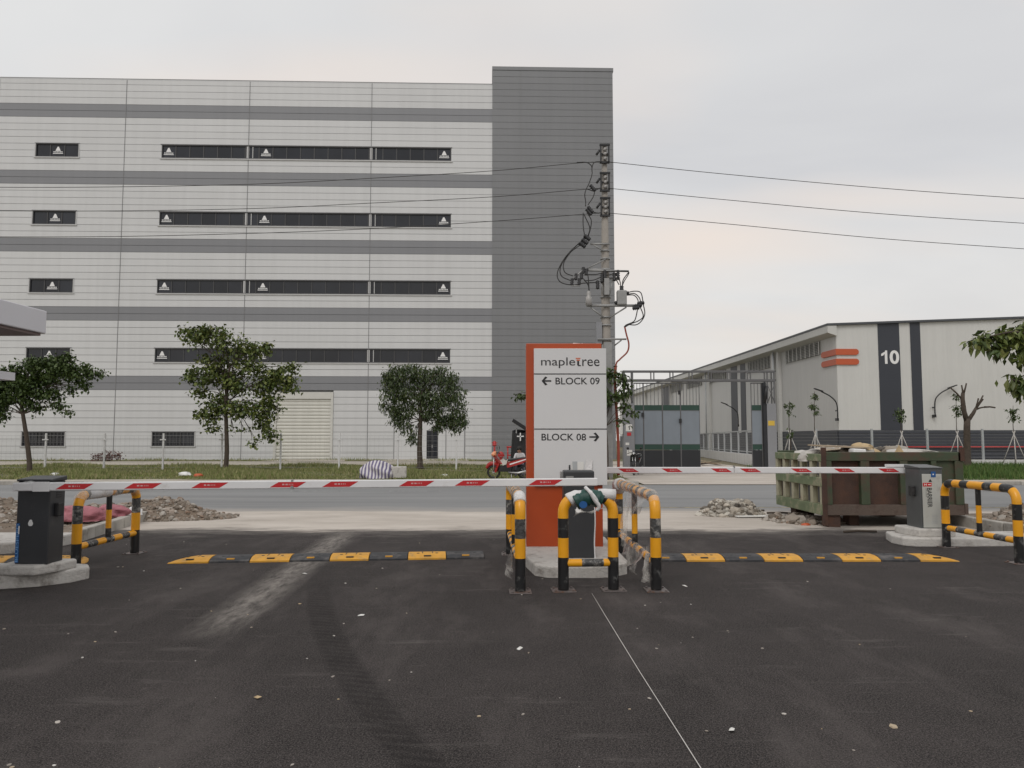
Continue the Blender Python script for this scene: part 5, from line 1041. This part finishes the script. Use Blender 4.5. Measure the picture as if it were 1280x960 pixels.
text('barrier_lettering', 'BARRIER', .10, .175, .335, .640, yq, G['ink'], fp, rot=1, bold=.012); text('fine_print', 'parking system', .075, .092, .50, .64, yq, G['ink'], fp, rot=1)
vm = MB()
for k in range(6): vm.box(.16, .25, -.0185, -.0165, .085+k*.025, .092+k*.025)
vm.build('vent_slot', G['post_grey'], fp)
bev(MB().box(-.05, -.001, .14, .28, .50, .66).build('photocell', G['rubber_black'], RC), .01)
MB().tube([(.18,.45,.90),(.18,.58,.90)], .05, 14).build('boom_axle', G['galv'], RC)
br = thing('barrier_boom', 'white boom arm with red reflectors reaching from the BARRIER cabinet behind the sign', 'barrier arm', (.72, 12.85, 1.148))
bev(MB().box(0, 2.97, -.022, .022, -.053, .053).build('boom', G['boom_white'], br), .012, 3); bev(MB().box(2.978, 5.98, -.021, .021, -.052, .052).build('boom', G['boom_white'], br), .012, 3)
MB().box(2.965, 2.985, -.026, .026, .045, .075).build('joint_clip', G['galv'], br); MB().box(5.5, 5.86, -.03, .03, .055, .10).build('clamp', G['boom_white'], br)
for px in (773, 827, 888, 924, 987, 1040, 1095): reflect(br, (px-640)/960*12.9-.72+.02, 0, -.0235, -1, None, .255)
# ------------------------------------------------------------------ hoop guard rails
def stripe_fn(first, per, off=0.): return lambda s: (first + int((s + off) // per)) % 2
def guard(name, label, loc, rz, ln, h=1.0, mid=True, low=True, film=0, r=.06, group='striped guard rails'):
    """U-shaped pipe guard along local +X; black feet, then yellow and black bands"""
    t = thing(name, label, 'guard rail', loc, rz, group); cr_ = .17
    def fine(pts, step=.03):
        out = [Vector(pts[0])]
        for a, b in zip(pts[:-1], pts[1:]):
            a, b = Vector(a), Vector(b); n = max(1, int((b-a).length/step)); out += [a.lerp(b, (i+1)/n) for i in range(n)]
        return out
    path = fine([(0,0,0),(0,0,h-cr_)]) + [Vector(p) for p in arc_pts((cr_,0,h-cr_), cr_, PI, PI/2, 8)[1:]] + fine([(cr_,0,h),(ln-cr_,0,h)])[1:] + [Vector(p) for p in arc_pts((ln-cr_,0,h-cr_), cr_, PI/2, 0, 8)[1:]] + fine([(ln,0,h-cr_),(ln,0,0)])[1:]
    tot = sum((b-a).length for a, b in zip(path[:-1], path[1:]))
    def mf(s):
        e_ = min(s, tot-s)
        if e_ < .35: return 1
        if e_ < .58: return 0
        if e_ < .80: return 2 if film else 1
        if e_ < 1.0: return 0
        k = int((e_-1.0)/.185) % 2
        return (2 if film else 1) if k == 0 else 0
    M3 = [G['pipe_yellow'], G['pipe_black'], G['pipe_film']]
    MB().tube(path, r, 18, matf=mf).build('hoop', M3, t)
    if low: MB().tube(fine([(.02,0,.30),(ln-.02,0,.30)]), r*.72, 14, matf=lambda s: (0, 2)[int((s+.02)//.215) % 2]).build('low_rail', M3, t)
    if mid: MB().tube(fine([(ln*.5,0,.30),(ln*.5,0,h)]), r*.62, 14, matf=lambda s: 1 if s < .16 else (0 if s < .40 else 1)).build('mid_post', M3, t)
    for x in (0, ln):
        bp_ = bev(MB().box(x-.13, x+.13, -.12, .12, 0, .012).build('base_plate', G['steel_plate'], t), .003)
        bme = MB().lathe([(.014,.012),(.014,.026)], 6).mesh('bolt', G['steel_plate'])
        for a in (-.1, .1):
            for b in (-.09, .09): link('bolt', bme, bp_, (x+a, b, 0))
    if film:
        rg = random.Random(film); pts = [p for p in path if p.z > h-cr_*.9]; w_ = MB(); k = len(pts)
        w_.tube(pts[2:-2], [r*1.06 + .010*(1+math.sin(i*.45+film))*.5 + rg.uniform(0, .004) for i, _ in enumerate(pts[2:-2])], 12, cap=False).build('plastic_wrap', G['film'], t)
    return t
g1 = guard('guard_rail', 'black and yellow hoop rail right beside the dark barrier cabinet', (-5.50, 9.82, 0), R(90), 1.52, h=.95, film=1)
MB().tube([(.18,0,.95),(.72,0,.95)], .072, 16).build('white_sleeve', G['cloth_white'], g1)
g2 = guard('guard_rail', 'black and yellow hoop rail along the left side of the sign island', (.09, 8.50, 0), R(92.5), 2.75, h=1.02, film=2)
MB().tube(arc_pts((.17,0,.85), .17, PI*.78, PI*.5, 6), .068, 16).build('white_sleeve', G['cloth_white'], g2)
film_sheet('torn_film', [(.0,.09,.46),(.12,.10,.44),(.16,.12,.18),(.02,.13,.15)], 6, 8, .03, 12, g2)
g3 = guard('guard_rail', 'short hoop rail wrapped in white and green cloth before the centre cabinet', (.565, 8.57, 0), R(4), .555, h=1.02, mid=False)
pt3 = arc_pts((.17,0,.85), .17, PI*.80, PI*.5, 5); 
MB().tube(bez(arc_pts((.17,0,.85), .17, PI*.72, PI*.5, 3) + [(.22,0,1.022)], 3), [.076+.003*math.sin(i*1.1) for i in range(13)], 14).build('white_wrap', G['cloth_white'], g3)
MB().tube(bez([(.13,-.005,.965),(.20,-.008,1.0),(.28,-.008,1.015),(.36,-.006,1.01),(.43,-.004,.985)], 6), [.094+.007*math.sin(k*.7)+.004*math.sin(k*1.6+1) for k in range(25)], 14).build('green_wrap', G['cloth_green'], g3)
MB().add([(.205+.045*math.cos(a*PI/6), -.122, .945+.040*math.sin(a*PI/6)) for a in range(12)], [tuple(range(12))]).build('blue_emblem', G['blue'], g3)
MB().tube(bez([(.28,-.13,1.09),(.33,-.13,1.0),(.38,-.12,.93),(.36,-.10,.88)], 4), .022, 8).tube(bez([(.24,-.05,1.13),(.31,-.13,1.05),(.36,-.12,.98)], 4), .02, 8).build('tape_band', G['cloth_white'], g3)
MB().tube([(.40,.0,1.04),(.47,-.01,1.05),(.58,-.01,1.04)], [.07,.062,.066], 14).build('white_tube', G['cloth_white'], g3)
film_sheet('torn_film', [(.12,-.10,.90),(.30,-.12,.86),(.44,-.11,.90),(.10,-.10,.82)], 8, 4, .02, 15, g3)
g4 = guard('guard_rail', 'hoop rail draped with torn clear film along the right side of the sign island', (1.585, 8.58, 0), R(90.5), 2.75, h=1.02, film=4)
film_sheet('torn_film', [(.1,.05,1.0),(1.5,.06,1.0),(1.1,.10,.72),(.5,.12,.80)], 16, 6, .025, 16, g4)
film_sheet('torn_film', [(.2,.09,.44),(1.9,.09,.40),(1.1,.14,.10),(.35,.16,.12)], 18, 8, .035, 17, g4)
film_sheet('torn_film', [(-.02,.08,.52),(.10,.09,.42),(.10,.10,.08),(.0,.11,.10)], 6, 10, .03, 18, g4)
film_sheet('torn_film', [(1.45,.06,1.0),(1.75,.06,.98),(1.65,.12,.34),(1.40,.12,.30)], 8, 10, .03, 19, g4)
MB().tube([(2.55,0,1.02),(2.72,0,1.0),(2.76,0,.9)], [.09,.10,.085], 12).build('white_sleeve', G['cloth_white'], g4)
g5 = guard('guard_rail', 'black and yellow hoop rail in front of the kerb beside the BARRIER cabinet', (6.79, 10.42, 0), R(93), 1.58, h=.99)

# ------------------------------------------------------------------ speed humps
def hump(name, label, x_end, y, rz, n, first, d, capend):
    """rubber hump built of modules; module i runs from i*W along local +X*d"""
    t = thing(name, label, 'speed hump', (x_end, y, 0), rz, 'rubber speed humps'); Wm = .53
    prof = [(0,0),(.0,.022),(.10,.052),(.19,.062),(.33,.062),(.42,.052),(.54,.022),(.54,0)]
    def module(i0, cap_):
        mb = MB(); k = len(prof); secs = [(0.006, 1.), (Wm-.006, 1.)]
        if cap_: secs = [(.0, .12), (.06, .42), (.13, .68), (.22, .88), (.32, 1.0), (Wm-.006, 1.)]
        vs = []
        for x, s in secs:
            for yy, zz_ in prof: vs.append((d*(x), (yy if not cap_ else .0 + (yy)*s), zz_*(s if s > .9 else s*.9+.05)))
        fs = []
        for a in range(len(secs)-1):
            for b in range(k-1): fs.append((a*k+b, (a+1)*k+b, (a+1)*k+b+1, a*k+b+1))
        fs += [tuple(range(k)), tuple((len(secs)-1)*k+b for b in range(k))]
        return mb.add(vs, fs)
    for i in range(n):
        c_ = 'hump_yellow' if (i + first) % 2 == 0 else 'hump_black'
        o = module(i, capend and i == 0).build('hump_module', G[c_], t, (d*i*Wm, 0, 0))
        for bx_ in (.14, .40): MB().lathe([(.022,.056),(.022,.065)], 8, M=Matrix.Translation((d*bx_,.20,0))).build('bolt', G['rubber_black'], o)
        MB().box(min(d*.22,d*.32), max(d*.22,d*.32), .05, .085, .036, .052).build('reflector', G['hump_yellow' if c_ == 'hump_black' else 'rubber_black'], o)
        gm = MB()
        for gx in (.20, .34): gm.box(d*gx-.006, d*gx+.006, .19, .33, .056, .0645)
        gm.build('groove', G['rubber_black'], o)
hump('speed_hump', 'rubber hump of yellow and black modules across the lane left of the sign', -4.60, 10.40, R(6.0), 8, 0, 1, True)
hump('speed_hump', 'rubber hump of yellow and black modules across the lane right of the sign', 6.08, 10.58, R(0), 8, 0, -1, True)
hump('speed_hump', 'rubber hump of yellow and black modules behind the dark barrier cabinet', -5.72, 10.42, R(2), 6, 0, -1, True)
# ------------------------------------------------------------------ line and litter on the asphalt
o = MB().tube([(.86,8.4,.004),(.88,7.2,.004),(.91,5.6,.004),(.95,4.0,.004),(.99,2.6,.004)], .0028, 6).build('string_line', G['chalk']); tag(o, 'thin white string stretched along the asphalt towards the sign island', 'string')
rg = random.Random(77); mb = MB()
for _ in range(150):
    y = 2.6 + 11*rg.random()**1.3; x = rg.uniform(-.72, .72)*y; s_ = rg.uniform(.004, .017)*(1 if rg.random() < .85 else 1.9); mb.rock((x, y, .003), s_, 0, .4, rg)
tag(mb.build('scattered_chips', G['litter']), 'pale stone chips and crumbs scattered over the dark asphalt', 'chips', kind='stuff')
for i, (x, y, lab) in enumerate([(-1.42,7.35,'white paper scrap on the asphalt in the left lane'),(.06,6.2,'crumpled pale scrap on the asphalt beside the string'),(1.95,8.8,'white cigarette end on the asphalt beside the draped rail'),(-2.55,9.6,'small white scrap on the asphalt before the left hump'),(1.25,4.5,'tiny pale leaf on the asphalt right of the string'),(-1.63,5.05,'tan leaf on the asphalt beside the tyre print')]):
    o = MB().add([(-.03,-.012,.0),(.03,-.016,.006),(.035,.014,.012),(-.025,.016,.004),(0,0,.016)], [(0,1,4),(1,2,4),(2,3,4),(3,0,4)]).build('scrap', G['paper' if i != 5 else 'tan_sack']); o.location = (x, y, .004); o.rotation_euler = (0,0,i*1.1); tag(o, lab, 'scrap')
